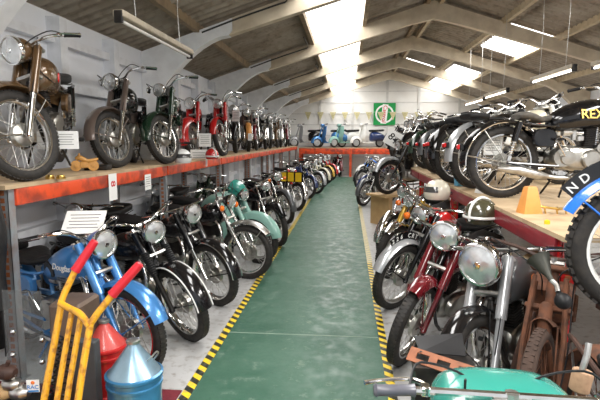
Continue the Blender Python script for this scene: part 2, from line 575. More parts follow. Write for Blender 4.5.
    if d:
        def f_c(b):
            b.mat(grip_r)
            for sy in (-1, 1):
                q = Vector((half[-2].x, sy * half[-2].y, half[-2].z))
                b.tube([q, q + Vector((.12, -sy * .05, .03)), hb0 + Vector((.12, sy * .06, -.04)), hb0 + Vector((.02, sy * .05, -.2)), hb0 + Vector((-.1, sy * .04, -.3))], .004, 5, smooth=5)
            b.tube([hb0 + Vector((.02, .12, .03)), hb0 + Vector((.09, .11, -.15)), FP(.25, .12, .03), FP(.03, .1, .01)], .004, 5, smooth=5)
        cpart(('cab', g('barup', 0), bs, rf, rake, flen), f_c, 'control_cable', root, ST)
    if g('mirror'):
        for sy in ((-1, 1) if g('mirror') == 2 else (1,)):
            def f_m(b):
                q = Vector((half[-2].x, sy * half[-2].y, half[-2].z))
                b.mat(chrome)
                t = q + Vector((-.02, sy * .06, .17))
                b.tube([q, q + Vector((0, sy * .02, .1)), t], .004, 5)
                b.rev([(-.01, .001), (-.008, .05), (.0, .053), (.004, .05), (.004, .001)], c=t, axis=(1, 0, 0), seg=16)
            cpart(('mir', sy, bs, rf, rake, flen), f_m, 'mirror', root, ST)
    if g('indicators'):
        for sy in (-1, 1):
            def f_i(b):
                c = FP(flen - .1, sy * .17, .06)
                b.mat(chrome); b.tube([FP(flen - .1, sy * .09, .03), c], .008, 6)
                b.rev([(-.035, .001), (-.03, .02), (.0, .036)], c=c, axis=(1, 0, 0), seg=12)
                b.mat(orangel); b.rev([(.0, .037), (.02, .034), (.032, .02), (.035, .001)], c=c, axis=(1, 0, 0), seg=12)
            cpart(('ind', sy, rf, rake, flen), f_i, 'indicator', root, ST)
    # frame
    hx = -math.sin(rake) * .55 - .05; hz = rf + math.cos(rake) * .55
    frm = g('framem', blackp)
    def f_f(b):
        b.mat(frm)
        sg = 8 if d else 6
        top = Vector((hx, 0, hz)); low = top + Vector((.045, 0, -.09))
        b.tube([low + Vector((.02, 0, -.04)), top + Vector((-.02, 0, .04))], .028, 10)
        b.tube([top, (hx - .45, 0, hz - .1), (hx - .52, 0, .5), (hx - .5, 0, .26)], .016, sg, smooth=3)
        for sy in (-1, 1):
            b.tube([low, (hx + .08, sy * .03, .5), (hx - .02, sy * .1, .22), (hx - .5, sy * .11, .2), (-wb + .1, sy * .1, rr_ - .02), (-wb, sy * .1, rr_)], .014, sg, smooth=4)
            b.tube([(hx - .5, sy * .1, .3), (-wb, sy * .1, rr_)], .013, sg)
            b.tube([(hx - .42, sy * .03, hz - .12), (hx - .6, sy * .11, hz - .16), (-wb - .1, sy * .115, .72), (-wb - .12, sy * .11, .7)], .012, sg, smooth=3)
            if g('rigid'):
                b.tube([(hx - .5, sy * .06, .68), (-wb, sy * .1, rr_)], .012, sg)
            # stand and footrests
            b.tube([(hx - .42, sy * .1, .22), (hx - .52, sy * .17, .02)], .01, 6)
            b.tube([(hx - .4, sy * .1, .25), (hx - .4, sy * .28, .26)], .009, 6)
    cpart(('frame', rf, rake, wb, rr_, frm.name, bool(g('rigid')), d), f_f, 'frame', root)
    for sy in (-1, 1):
        def f_fr(b):
            b.mat(grip_r); b.tube([(hx - .4, sy * .2, .258), (hx - .4, sy * .3, .262)], .017, 8)
        cpart(('frest', sy, round(hx, 3)), f_fr, 'footrest', root)
    # tank
    tk = g('tank', 'tear'); tl = g('tl', .5); twd = g('twd', .135)
    tx0 = hx - .02; tz = hz - .1 + g('tz', 0)
    th = g('th', .12)
    T = {'tear': [(0.03, .35, .02, .3, .35), (0, .55, .04, .65, .75), (-.14, .9, .06, .95, 1), (-.35, 1.0, .05, 1, 1), (-.6, .86, .02, .82, .95), (-.85, .62, -.02, .5, .75), (-1, .42, -.03, .18, .4)],
         'round': [(.02, .5, .03, .5, .55), (-.05, .82, .04, .85, .9), (-.25, 1, .05, 1.08, 1), (-.55, 1, .03, 1.05, 1), (-.82, .8, .0, .85, .85), (-.97, .55, -.02, .5, .55), (-1, .35, -.02, .2, .3)],
         'flat': [(0, .7, .0, .6, .6), (-.03, .8, .0, .75, .7), (-.5, .85, .0, .75, .7), (-.95, .8, .0, .75, .7), (-1, .7, 0, .6, .6)]}[tk]
    tt = g('tankm', paint)
    def f_t(b):
        b.mat(tt)
        rows = [(tx0 + q[0] * tl, 0, tz + q[2], twd * q[1], th * q[3], th * q[4], 2.5 if tk != 'flat' else 5) for q in T]
        # densify
        b.loft(dens(rows, 3 if d else 1), 24 if d else 12)
        if g('tank2'):
            pass
    to = cpart(('tank', tk, tl, twd, th, tt.name, round(tx0, 3), round(tz, 3), d), f_t, 'fuel_tank', root)
    def f_cap(b):
        b.mat(chrome)
        zt = tz + .05 + th
        b.rev([(0, .032), (.014, .032), (.02, .026), (.022, .001)], c=(tx0 - tl * .3, 0, zt - .012), axis=(0, 0, 1), seg=14)
    cpart(('cap', tk, tl, th, round(tx0, 3), round(tz, 3)), f_cap, 'filler_cap', to)
    kp = g('knee', grip_r)
    if kp:
        for sy in (-1, 1):
            def f_k(b):
                b.mat(kp)
                b.v_off = 0
                n = 20
                ring0, ring1 = [], []
                for k in range(n):
                    a = 2 * PI * k / n
                    x = tx0 - tl * .66 + math.cos(a) * tl * .19; zz = tz + .0 + math.sin(a) * th * .5
                    u = (tx0 - x) / tl
                    wv = interp([(-q[0], q[1]) for q in T], u) * twd
                    z_rel = abs(zz - (tz + .02)) / th
                    yv = wv * max(.2, (1 - min(z_rel, .98) ** 2.5)) ** .4
                    ring0.append(Vector((x, sy * (yv - .015), zz))); ring1.append(Vector((x + (tx0 - tl * .66 - x) * .15, sy * (yv + .007), zz + (tz - zz) * .15)))
                b.rings([ring0, ring1])
            cpart(('knee', sy, tk, tl, twd, th, kp.name, round(tx0, 3), round(tz, 3)), f_k, 'knee_pad', to)
    if g('badge'):
        bt, bm = g('badge')[:2]
        for sy in (-1, 1):
            if isinstance(bt, str):
                bx = tx0 - tl * g('badge')[3]
                me = text_mesh(bt, g('badge')[2], bm)
                u = (tx0 - bx) / tl
                wv = interp([(-q[0], q[1]) for q in T], u) * twd
                Mx = frame_M((bx, sy * (wv + g('bout', .004)), tz + .045), (-sy, 0, 0) if sy > 0 else (1, 0, 0), (0, -sy * .25, 1))
                link('lettering', me, to, Mx)
            else:
                def f_bd(b):
                    b.mat(bm)
                    bx = tx0 - tl * .4
                    wv = interp([(-q[0], q[1]) for q in T], .4) * twd
                    b.rev([(-.012, .04), (.003, .04), (.007, .034), (.008, .001)], c=(bx, sy * wv, tz + .045), axis=(0, sy, 0), seg=18)
                cpart(('badge', sy, bm.name, tk, tl, twd, th, round(tx0, 3)), f_bd, 'tank_badge', to)
    # seat
    sx0 = tx0 - tl + .04; ss = g('seat', 'dual'); sm = g('seatm', leather)
    if ss == 'dual':
        def f_s(b):
            b.mat(sm)
            z0 = .765 + g('sz', 0); L = g('sl', .62)
            rows = [(sx0, 0, z0 - .005, .06, .02, .03, 3), (sx0 - .02, 0, z0, .085, .04, .045, 3.5), (sx0 - L * .3, 0, z0 - .005, .125, .04, .05, 4), (sx0 - L * .6, 0, z0 + .005, .125, .045, .05, 4), (sx0 - L * .93, 0, z0 + .015, .115, .045, .05, 4), (sx0 - L, 0, z0 + .015, .09, .025, .03, 3)]
            b.loft(dens(rows, 2), 20)
            b.mat(chrome if g('seattrim') else grip_r)
            for sy in (-1, 1):
                b.tube([(sx0 - .03, sy * .1, z0 - .045), (sx0 - L * .5, sy * .127, z0 - .045), (sx0 - L * .97, sy * .112, z0 - .03)], .006, 5)
        cpart(('seat', ss, round(sx0, 3), sm.name, g('sz', 0), g('sl', .62), bool(g('seattrim')), d), f_s, 'seat', root)
    else:
        def f_s(b):
            b.mat(sm)
            z0 = .74 + g('sz', 0)
            rows = [(sx0 + .02, 0, z0, .025, .012, .02, 2.2), (sx0 - .03, 0, z0 + .005, .05, .025, .03, 2.5), (sx0 - .12, 0, z0 - .01, .09, .025, .035, 2.8), (sx0 - .22, 0, z0 + .015, .15, .03, .045, 3), (sx0 - .3, 0, z0 + .03, .155, .03, .045, 3), (sx0 - .345, 0, z0 + .02, .11, .015, .03, 2.5)]
            b.loft(dens(rows, 2), 20)
        so = cpart(('seat', ss, round(sx0, 3), sm.name, g('sz', 0), d), f_s, 'seat', root)
        for sy in (-1, 1):
            def f_sp(b):
                b.mat(chrome)
                z0 = .74 + g('sz', 0)
                n = 40
                b.tube([(sx0 - .27 + math.cos(i * .9) * .022, sy * .09 + math.sin(i * .9) * .022, z0 - .11 + .11 * i / n) for i in range(n + 1)], .004, 4)
            cpart(('sps', sy, round(sx0, 3), g('sz', 0)), f_sp, 'seat_spring', so)
        if ss == 'saddle_pillion':
            def f_pp(b):
                b.mat(sm)
                z0 = .80
                x0 = -wb + .12
                b.loft([(x0, 0, z0, .08, .02, .03, 3), (x0 - .02, 0, z0, .11, .035, .04, 4), (x0 - .24, 0, z0 + .005, .11, .035, .04, 4), (x0 - .27, 0, z0, .09, .02, .03, 3)], 20)
            cpart(('pill', sm.name, wb), f_pp, 'pillion_seat', root)
    # rear mudguard
    ra = g('rarc', (35, 185)); rgr = rr_ + .03
    rg = cpart(('rg', rr_, ra, gm.name, g('rgw', .14), g('rstripe') and g('rstripe').name, g('rgtrim') and g('rgtrim').name, d),
               guard_fn(rgr, g('rgw', .14), R(ra[0]), R(ra[1]), g('rguard', gm), .035, stripe=g('rstripe'), trim=g('rgtrim'), n=20 if d else 10), 'rear_mudguard', root, Matrix.Translation((-wb, 0, rr_)))
    def f_rs(b):
        b.mat(zinc)
        for sy in (-1, 1):
            for a in (R(ra[1] - 15), R(ra[1] - 60)):
                b.tube([(0, sy * .09, 0), (math.cos(a) * rgr, sy * g('rgw', .14) * .5, math.sin(a) * rgr)], .006, 5)
    cpart(('rs', rr_, ra, g('rgw', .14)), f_rs, 'mudguard_stay', rg)
    def f_tl(b):
        a = R(ra[1] - 25)
        c = Vector((math.cos(a) * (rgr + .05), 0, math.sin(a) * (rgr + .05)))
        b.mat(grip_r); b.rbox(tuple(c - Vector((.02, .035, .03))), tuple(c + Vector((.015, .035, .03))), .01)
        b.mat(redl); b.rbox(tuple(c - Vector((.045, .028, .022))), tuple(c + Vector((-.02, .028, .022))), .01)
    cpart(('tl', rr_, ra), f_tl, 'tail_lamp', rg)
    # shocks
    if not g('rigid'):
        for sy in (-1, 1):
            def f_sk(b):
                p0 = Vector((-wb, sy * .13, rr_ + .02)); p1 = Vector((-wb + .09, sy * .13, .70))
                b.mat(g('shockm', blackp)); b.tube([p0 + (p1 - p0) * .5, p1], .03, 10)
                b.mat(chrome); b.tube([p0, p1], .014, 8)
                b.tube([p0, p0 + (p1 - p0) * .12], .022, 8)
                ax = (p1 - p0).normalized(); u = Vector((0, 1, 0)); w_ = ax.cross(u)
                n = 56
                b.tube([p0 + (p1 - p0) * (.12 + .42 * i / n) + (u * math.cos(i * .8) + w_ * math.sin(i * .8)) * .025 for i in range(n + 1)], .005, 4)
            cpart(('shock', sy, wb, rr_, g('shockm', blackp).name), f_sk, 'shock_absorber', root)
    engine(root, g('engine', 'single'), hx, d, st, wb, rr_)
    # tool box and side panels
    if g('panel', True):
        for sy in (-1, 1):
            def f_p(b):
                b.mat(g('panelm', paint))
                cx = hx - .66
                y0 = sy * .09
                rings = []
                for (yy, k) in ((0, .9), (.05, 1), (.068, .9), (.07, .6)):
                    ring = []
                    for i in range(18):
                        a = 2 * PI * i / 18
                        ca, sa = math.cos(a), math.sin(a)
                        ring.append(Vector((cx + math.copysign(abs(ca) ** .7, ca) * .11 * k, y0 + sy * yy * .8, .56 + math.copysign(abs(sa) ** .7, sa) * .085 * k)))
                    rings.append(ring)
                b.rings(rings)
            cpart(('pan', sy, round(hx, 3), g('panelm', paint).name), f_p, 'toolbox' if sy < 0 else 'oil_tank', root)
    # chain guard
    def f_ch(b):
        b.mat(g('chainm', frm))
        b.rbox((-wb + .02, .095, rr_ + .06), (hx - .5, .125, rr_ + .1), .008)
        b.mat(darkm)
        for zz in (-.055, .045):
            b.rbox((-wb, .1, rr_ + zz), (hx - .45, .112, rr_ + zz + .015), .003)
    cpart(('chain', wb, rr_, round(hx, 3), g('chainm', frm).name), f_ch, 'chain_guard', root)
    if g('rack'):
        def f_rk(b):
            b.mat(g('rackm', chrome))
            z0 = .86
            for yy in (-.1, -.033, .033, .1):
                b.tube([(-wb + .05, yy, z0), (-wb - .3, yy, z0)], .006, 6)
            for xx in (.05, -.12, -.3):
                b.tube([(-wb + xx, -.12, z0), (-wb + xx, .12, z0)], .006, 6)
            for sy in (-1, 1):
                b.tube([(-wb - .25, sy * .11, z0), (-wb - .1, sy * .12, .66)], .006, 6)
                b.tube([(-wb + .03, sy * .11, z0), (-wb + .05, sy * .12, .68)], .006, 6)
        cpart(('rack', wb), f_rk, 'luggage_rack', root)
    if g('crash'):
        def f_cb(b):
            b.mat(chrome)
            for sy in (-1, 1):
                b.tube([(hx + .12, sy * .03, .62), (hx + .14, sy * .27, .6), (hx + .12, sy * .3, .4), (hx + .02, sy * .08, .26)], .011, 8, smooth=5)
        cpart(('crash', round(hx, 3)), f_cb, 'crash_bar', root)
    return root

def interp(tab, u):
    tab = sorted(tab)
    if u <= tab[0][0]: return tab[0][1]
    for (a, va), (b, vb) in zip(tab, tab[1:]):
        if u <= b: return va + (vb - va) * (u - a) / max(b - a, 1e-6)
    return tab[-1][1]
def dens(rows, n):
    if n <= 1: return rows
    out = []
    P = [tuple(r) for r in rows]
    Q = [P[0]] + P + [P[-1]]
    for i in range(1, len(Q) - 2):
        a, b, c, d_ = Q[i - 1], Q[i], Q[i + 1], Q[i + 2]
        for k in range(n):
            t = k / n
            out.append(tuple(.5 * (2 * b[j] + (c[j] - a[j]) * t + (2 * a[j] - 5 * b[j] + 4 * c[j] - d_[j]) * t * t + (3 * b[j] - a[j] - 3 * c[j] + d_[j]) * t ** 3) if j != 6 else b[6] for j in range(7)))
    out.append(P[-1])
    return [tuple(max(v, .002) if 3 <= j <= 5 else v for j, v in enumerate(r)) for r in out]

def engine(root, kind, hx, d, st, wb, rr_):
    g = st.get
    em = g('enginem', alloy); cylm = g('cylm', darkm)
    ex = hx - .22
    def f_c(b):
        b.mat(em)
        b.loft([(ex + .16, 0, .36, .05, .06, .06, 3), (ex + .14, 0, .36, .07, .1, .09, 3), (ex + .04, 0, .36, .085, .13, .12, 3), (ex - .1, 0, .36, .085, .13, .11, 3), (ex - .24, 0, .38, .08, .11, .1, 3), (ex - .3, 0, .38, .05, .06, .06, 3)], 20 if d else 12)
        # gearbox
        b.rev([(-.1, .001), (-.1, .085), (-.08, .1), (.08, .1), (.1, .085), (.1, .001)], c=(ex - .24, 0, .38), axis=(0, 1, 0), seg=20)
    eo = cpart(('case', kind, em.name, round(ex, 3), d), f_c, 'engine', root)
    for sy in (-1, 1):
        def f_cv(b):
            b.mat(g('coverm', em))
            if sy > 0:   # primary chaincase
                rings = []
                for yy, k in ((.08, 1), (.115, 1), (.13, .93), (.135, .8)):
                    ring = []
                    for i in range(24):
                        a = 2 * PI * i / 24
                        x = math.cos(a) * .17; zz = math.sin(a) * .1
                        off = .07 * (1 if math.cos(a) > 0 else -1)
                        ring.append(Vector((ex - .08 + (x + off) * k * .9, yy, .35 + zz * k - .02 * (x > 0) * -1)))
                    rings.append(ring)
                b.rings(rings)
                b.mat(darkm); b.rev([(.134, .02), (.14, .02), (.141, .001)], c=(ex - .2, 0, .35), axis=(0, 1, 0), seg=10)
            else:        # timing cover
                b.rev([(.08, .001), (.08, .09), (.115, .088), (.128, .075), (.13, .001)], c=(ex + .02, 0, .36), axis=(0, -1, 0), seg=22)
                b.rev([(.09, .07), (.12, .065), (.124, .001)], c=(ex - .2, 0, .38), axis=(0, -1, 0), seg=18)
                b.rev([(.06, .045), (.115, .045), (.12, .001)], c=(ex + .1, 0, .47), axis=(0, -1, 0), seg=14)
        cpart(('cover', sy, g('coverm', em).name, round(ex, 3)), f_cv, 'primary_case' if sy > 0 else 'timing_cover', eo)
    def cyl(b, base, ax, n, w, l, h, fm, step=.5):
        ax = Vector(ax).normalized(); base = Vector(base)
        X = Vector((ax.z, 0, -ax.x))
        Mx = frame_M(base, X, (0, 1, 0))
        # local z = X x Y
        if (Mx.to_3x3() @ Vector((0, 0, 1))).dot(ax) < 0:
            Mx = frame_M(base, -X, (0, 1, 0))
        b.mat(fm)
        b.rbox((-l * .36, -w * .36, 0), (l * .36, w * .36, h), .02, Mx)
        for i in range(n):
            z0 = h * (i + .4) / n
            k = .88 + .12 * math.sin(PI * min(1, (i + 1) / n + .2))
            b.rbox((-l / 2 * k, -w / 2 * k, z0), (l / 2 * k, w / 2 * k, z0 + h / n * .35), .03, Mx)
        return Mx
    if kind in ('single', 'small', 'twin'):
        W = {'single': .15, 'small': .13, 'twin': .24}[kind]
        H = {'single': .3, 'small': .2, 'twin': .27}[kind]
        def f_cy(b):
            cyl(b, (ex + .03, 0, .47), (.08 if kind != 'small' else .2, 0, 1), 11 if d else 6, W, .16, H * .62, cylm)
        cpart(('cyl', kind, cylm.name, round(ex, 3), d), f_cy, 'cylinder_block', eo)
        hm = g('headm', alloy)
        def f_hd(b):
            sh = .08 if kind != 'small' else .2
            Mx = cyl(b, (ex + .03 + sh * H * .62, 0, .47 + H * .62), (sh, 0, 1), 5 if d else 3, W * 1.05, .17, H * .34, hm)
            b.mat(hm)
            if kind == 'single':
                b.rbox((-.05, -.045, H * .34), (.05, .045, H * .34 + .06), .02, Mx)
            elif kind == 'twin':
                for yy in (-.04, .04): b.rbox((yy - .025, -.1, H * .34), (yy + .025, .1, H * .34 + .045), .02, Mx)
            b.mat(whitep); b.tube([Mx @ Vector((.04, -.05, H * .3)), Mx @ Vector((.09, -.08, H * .42))], .009, 6)
        cpart(('head', kind, hm.name, round(ex, 3), d), f_hd, 'cylinder_head', eo)
        if kind == 'single':
            def f_pr(b):
                b.mat(chrome); b.tube([(ex + .07, -.055, .46), (ex + .09, -.05, .74)], .012, 8)
            cpart(('prod', round(ex, 3)), f_pr, 'pushrod_tube', eo)
    else:  # v twin
        for s_ in (-1, 1):
            def f_cy(b):
                Mx = cyl(b, (ex + .02 + s_ * .03, 0, .44), (s_ * .42, 0, .9), 9, .13, .14, .2, cylm)
                b.mat(alloy); b.rbox((-.07, -.065, .2), (.07, .065, .27), .02, Mx)
            cpart(('vcyl', s_, round(ex, 3), cylm.name), f_cy, 'cylinder_block', eo)
    def f_cb(b):
        b.mat(zinc)
        zc = .6 if kind != 'small' else .56
        b.tube([(ex - .04, -.03, zc), (ex - .16, -.03, zc + .01)], .022, 10)
        b.tube([(ex - .12, -.03, zc - .06), (ex - .12, -.03, zc + .07)], .026, 10)
        b.rbox((ex - .1, -.07, zc - .07), (ex - .04, -.02, zc - .02), .012)
        b.tube([(ex - .16, -.03, zc + .01), (ex - .23, -.03, zc + .01)], .034, 10)
    cpart(('carb', round(ex, 3), kind == 'small'), f_cb, 'carburettor', eo)
    def f_ks(b):
        b.mat(chrome)
        b.tube([(ex - .26, -.11, .39), (ex - .25, -.15, .4), (ex - .33, -.16, .52), (ex - .34, -.16, .54), (ex - .33, -.23, .55)], .009, 7)
        b.mat(grip_r); b.tube([(ex - .333, -.18, .546), (ex - .33, -.24, .55)], .014, 8)
    cpart(('kick', round(ex, 3)), f_ks, 'kickstarter', eo)
    xm = g('exhaustm', chrome)
    for sy in ((-1, 1) if (kind == 'twin' or g('twoex')) else (-1,)):
        def f_ex(b):
            b.mat(xm)
            zt = .7 if kind != 'small' else .6
            b.tube([(ex + .09, sy * .06, zt), (ex + .2, sy * .08, zt - .03), (ex + .27, sy * .12, .5), (ex + .18, sy * .15, .28), (ex - .02, sy * .16, .2), (ex - .3, sy * .16, .2), (ex - .42, sy * .16, .215)], .019, 10, smooth=5)
        xo = cpart(('exh', sy, kind == 'small', round(ex, 3), xm.name), f_ex, 'exhaust_pipe', root)
        def f_si(b):
            b.mat(xm)
            x1 = -wb - .12 + .1
            b.tube([(ex - .4, sy * .16, .213), (ex - .46, sy * .16, .22), (ex - .5, sy * .165, .225), (x1 + .1, sy * .17, .27), (x1, sy * .17, .28), (x1 - .06, sy * .17, .285), (x1 - .09, sy * .17, .287)], [.02, .035, .042, .043, .038, .02, .015], 12)
        cpart(('sil', sy, wb, round(ex, 3), xm.name), f_si, 'silencer', xo)
# ------------------------------------------------------------------ the building
XW, XE, YB, YF = -3.1, 6.64, -4.0, 23.6
ZW = 2.92
XR = 1.77; SL = .326
ZR = ZW + SL * (XR - XW)
def roofz(x): return ZR - SL * abs(x - XR)

def nodes(name):
    m = bpy.data.materials.new(name); m.use_nodes = True
    return m, m.node_tree, m.node_tree.nodes['Principled BSDF']
def ramp(nt, src, stops):
    r = nt.nodes.new('ShaderNodeValToRGB')
    el = r.color_ramp.elements
    el[0].position, el[0].color = stops[0][0], (*stops[0][1], 1)
    el[1].position, el[1].color = stops[-1][0], (*stops[-1][1], 1)
    for p, c in stops[1:-1]:
        e = el.new(p); e.color = (*c, 1)
    nt.links.new(src, r.inputs[0])
    return r.outputs[0]
def noise(nt, scale, detail=6, vec=None, rough=.55):
    n = nt.nodes.new('ShaderNodeTexNoise'); n.inputs['Scale'].default_value = scale; n.inputs['Detail'].default_value = detail
    n.inputs['Roughness'].default_value = rough
    if vec is None:
        tc = nt.nodes.new('ShaderNodeTexCoord'); vec = tc.outputs['Object']
    nt.links.new(vec, n.inputs['Vector'])
    return n.outputs[0]
def mixc(nt, fac, a, b, mode='MIX'):
    m = nt.nodes.new('ShaderNodeMix'); m.data_type = 'RGBA'; m.blend_type = mode
    for s_, v in ((0, fac), (6, a), (7, b)):
        if isinstance(v, (int, float)): m.inputs[s_].default_value = v
        elif isinstance(v, tuple): m.inputs[s_].default_value = (*v, 1)
        else: nt.links.new(v, m.inputs[s_])
    return m.outputs[2]

# floor: pale worn concrete paint
fm, nt, b = nodes('floor_grey_paint')
n1 = noise(nt, 1.6); n2 = noise(nt, 14, 8)
c = mixc(nt, ramp(nt, n1, [(.35, (0, 0, 0)), (.7, (1, 1, 1))]), (.50, .50, .50), (.39, .39, .38))
c = mixc(nt, ramp(nt, n2, [(.52, (0, 0, 0)), (.72, (.8, .8, .8))]), c, (.2, .17, .14))
nt.links.new(c, b.inputs['Base Color']); b.inputs['Roughness'].default_value = .35
bb = MB(); bb.box((XW, YB, -.1), (XE, YF, 0)); tag(bb.build('floor', None, fm), kind='structure')
# green aisle
gmn, nt, b = nodes('floor_green_paint')
n1 = noise(nt, 1.1, 7); n2 = noise(nt, 7, 9, rough=.7); n3 = noise(nt, 40, 6)
c = mixc(nt, ramp(nt, n1, [(.3, (0, 0, 0)), (.75, (1, 1, 1))]), (.028, .095, .06), (.07, .15, .105))
c = mixc(nt, ramp(nt, n2, [(.56, (0, 0, 0)), (.74, (.6, .6, .6))]), c, (.3, .36, .3))
c = mixc(nt, ramp(nt, n3, [(.62, (0, 0, 0)), (.7, (.5, .5, .5))]), c, (.03, .08, .05))
nt.links.new(c, b.inputs['Base Color'])
rr = ramp(nt, n2, [(.35, (.3, .3, .3)), (.65, (.62, .62, .62))]); b.inputs['Specular IOR Level'].default_value = .35
nt.links.new(rr, b.inputs['Roughness'])
bb = MB(); bb.box((-1.0, YB, 0), (.28, 22.0, .004)); bb.mat(gmn)
tag(bb.build('floor_aisle', None, gmn), kind='structure')
# expansion joints across the aisle
bb = MB()
for y in (4.05, 7.6, 11.2, 14.8, 18.4):
    bb.box((-.99, y - .008, .004), (.27, y + .008, .0046))
tag(bb.build('floor_joint_line', None, mat('joint_dust', (.22, .3, .24), .8)), kind='structure')
# hazard tape
def tape_mat(name, fade):
    tm, nt, b = nodes(name)
    tc = nt.nodes.new('ShaderNodeTexCoord')
    sp = nt.nodes.new('ShaderNodeSeparateXYZ'); nt.links.new(tc.outputs['Object'], sp.inputs[0])
    ad = nt.nodes.new('ShaderNodeMath'); ad.operation = 'MULTIPLY_ADD'; ad.inputs[1].default_value = .8
    nt.links.new(sp.outputs[0], ad.inputs[0]); nt.links.new(sp.outputs[1], ad.inputs[2])
    ml = nt.nodes.new('ShaderNodeMath'); ml.operation = 'MULTIPLY'; ml.inputs[1].default_value = 8.2
    nt.links.new(ad.outputs[0], ml.inputs[0])
    fr = nt.nodes.new('ShaderNodeMath'); fr.operation = 'FRACT'; nt.links.new(ml.outputs[0], fr.inputs[0])
    gt = nt.nodes.new('ShaderNodeMath'); gt.operation = 'GREATER_THAN'; gt.inputs[1].default_value = .5; nt.links.new(fr.outputs[0], gt.inputs[0])
    c = mixc(nt, gt.outputs[0], (.02, .02, .015), (.85, .6, .02))
    nz = noise(nt, 25, 5)
    c = mixc(nt, ramp(nt, nz, [(.5 - fade * .3, (0, 0, 0)), (.75 - fade * .3, (.7, .7, .7))]), c, (.62, .56, .36) if fade else (.25, .25, .2))
    nt.links.new(c, b.inputs['Base Color']); b.inputs['Roughness'].default_value = .4
    return tm
t1 = tape_mat('hazard_tape', 0); t2 = tape_mat('worn_hazard_tape', 1)
bb = MB(); bb.box((-1.06, YB, 0), (-.995, 22, .006)); bb.build('hazard_tape', None, t1)
tag(bpy.data.objects['hazard_tape'], 'striped black and yellow tape on the left edge of the green aisle', 'floor tape', 'hazard tapes edging the aisle')
bb = MB(); bb.mat(t1); bb.box((.275, YB, 0), (.335, 6.6, .006)); bb.mat(t2); bb.box((.275, 6.6, 0), (.345, 22, .006))
tag(bb.build('hazard_tape'), 'black and yellow striped floor tape, worn pale further back, beside the maroon forked motorcycle', 'floor tape', 'hazard tapes edging the aisle')
# maroon mat bottom left
bb = MB(); ym = on_level(180, 391, 0).y; bb.box((-2.9, .6, 0), (-1.07, ym, .007))
tag(bb.build('floor_mat', None, mat('maroon_carpet', (.16, .015, .025), .9, dirt=.4, scale=40, bump=.4)), 'flat maroon carpet mat under the blue can beside the hazard tape', 'mat')

# walls
wm, nt, b = nodes('white_wall_paint')
n1 = noise(nt, 1.2); c = mixc(nt, ramp(nt, n1, [(.35, (0, 0, 0)), (.75, (1, 1, 1))]), (.88, .90, .94), (.78, .81, .86))
nt.links.new(c, b.inputs['Base Color']); b.inputs['Roughness'].default_value = .6
wb_, nt, b = nodes('white_boarded_wall')
n1 = noise(nt, 1.2); c = mixc(nt, ramp(nt, n1, [(.35, (0, 0, 0)), (.75, (1, 1, 1))]), (.88, .87, .84), (.78, .76, .72))
nt.links.new(c, b.inputs['Base Color']); b.inputs['Roughness'].default_value = .6
bb = MB(); bb.box((XW - .15, YB, 0), (XW, YF, ZW + .04))
tag(bb.build('wall_left', None, wm), kind='structure')
bb = MB(); bb.box((XE, YB, 0), (XE + .15, YF, ZW + .04))
tag(bb.build('wall_right', None, wm), kind='structure')
bb = MB()
pr = [(XW, 0), (XE, 0), (XE, ZW), (XR, ZR), (XW, ZW)]
bb.rings([[Vector((x, YF, z)) for x, z in pr], [Vector((x, YF + .15, z)) for x, z in pr]])
tag(bb.build('wall_far', None, wb_), kind='structure')
# far wall boards: horizontal shiplap rails
bm_ = mat('white_board_edge', (.7, .69, .66), .6)
for i in range(9):
    z = .3 + i * .5
    w0 = XW if z < ZW else XR - (ZR - z) / SL
    w1 = XE if z < ZW else XR + (ZR - z) / SL
    bb = MB(); bb.box((w0, YF - .025, z), (w1, YF, z + .035)); tag(bb.build('trim_%d' % (i + 1), None, bm_), kind='structure')
for i, x in enumerate((-1.3, .2, 1.77, 3.2, 5.0)):
    bb = MB(); bb.box((x - .05, YF - .05, 0), (x + .05, YF, roofz(x) - .02)); tag(bb.build('trim_%d' % (20 + i), None, bm_), kind='structure')
# left wall: panel battens, wall plate rails
wt = mat('white_timber', (.84, .86, .9), .5, dirt=.25)
k = 30
for y in [.6, 2.2] + [3.9 + 3.6 * i + o for i in range(5) for o in (0, 1.2, 2.4)]:
    bb = MB(); bb.box((XW, y - .07, 0), (XW + .15, y + .07, ZW - .02)); tag(bb.build('trim_%d' % k, None, wt), kind='structure'); k += 1
for z in (.75, 1.72, 2.2, 2.68):
    bb = MB(); bb.box((XW, YB, z - .045), (XW + .09, YF, z + .045)); tag(bb.build('trim_%d' % k, None, wt), kind='structure'); k += 1

# roof sheets: corrugated
def roof_mat(name, a, bcol, dark):
    m, nt, b = nodes(name)
    tc = nt.nodes.new('ShaderNodeTexCoord')
    n1 = noise(nt, 1.3, 8, tc.outputs['Object'], .65); n2 = noise(nt, 9, 6, tc.outputs['Object'])
    c = mixc(nt, ramp(nt, n1, [(.35, (0, 0, 0)), (.7, (1, 1, 1))]), a, bcol)
    c = mixc(nt, ramp(nt, n2, [(.5, (0, 0, 0)), (.75, (.7, .7, .7))]), c, dark)
    nt.links.new(c, b.inputs['Base Color']); b.inputs['Roughness'].default_value = .75
    return m
rm = roof_mat('asbestos_roof_sheet', (.40, .35, .28), (.25, .20, .15), (.13, .095, .065))
skm, nt, b = nodes('translucent_rooflight')
nt.nodes.remove(b)
em = nt.nodes.new('ShaderNodeEmission'); em.inputs[0].default_value = (1, .985, .96, 1); em.inputs[1].default_value = 2.2
nt.links.new(em.outputs[0], nt.nodes['Material Output'].inputs[0])
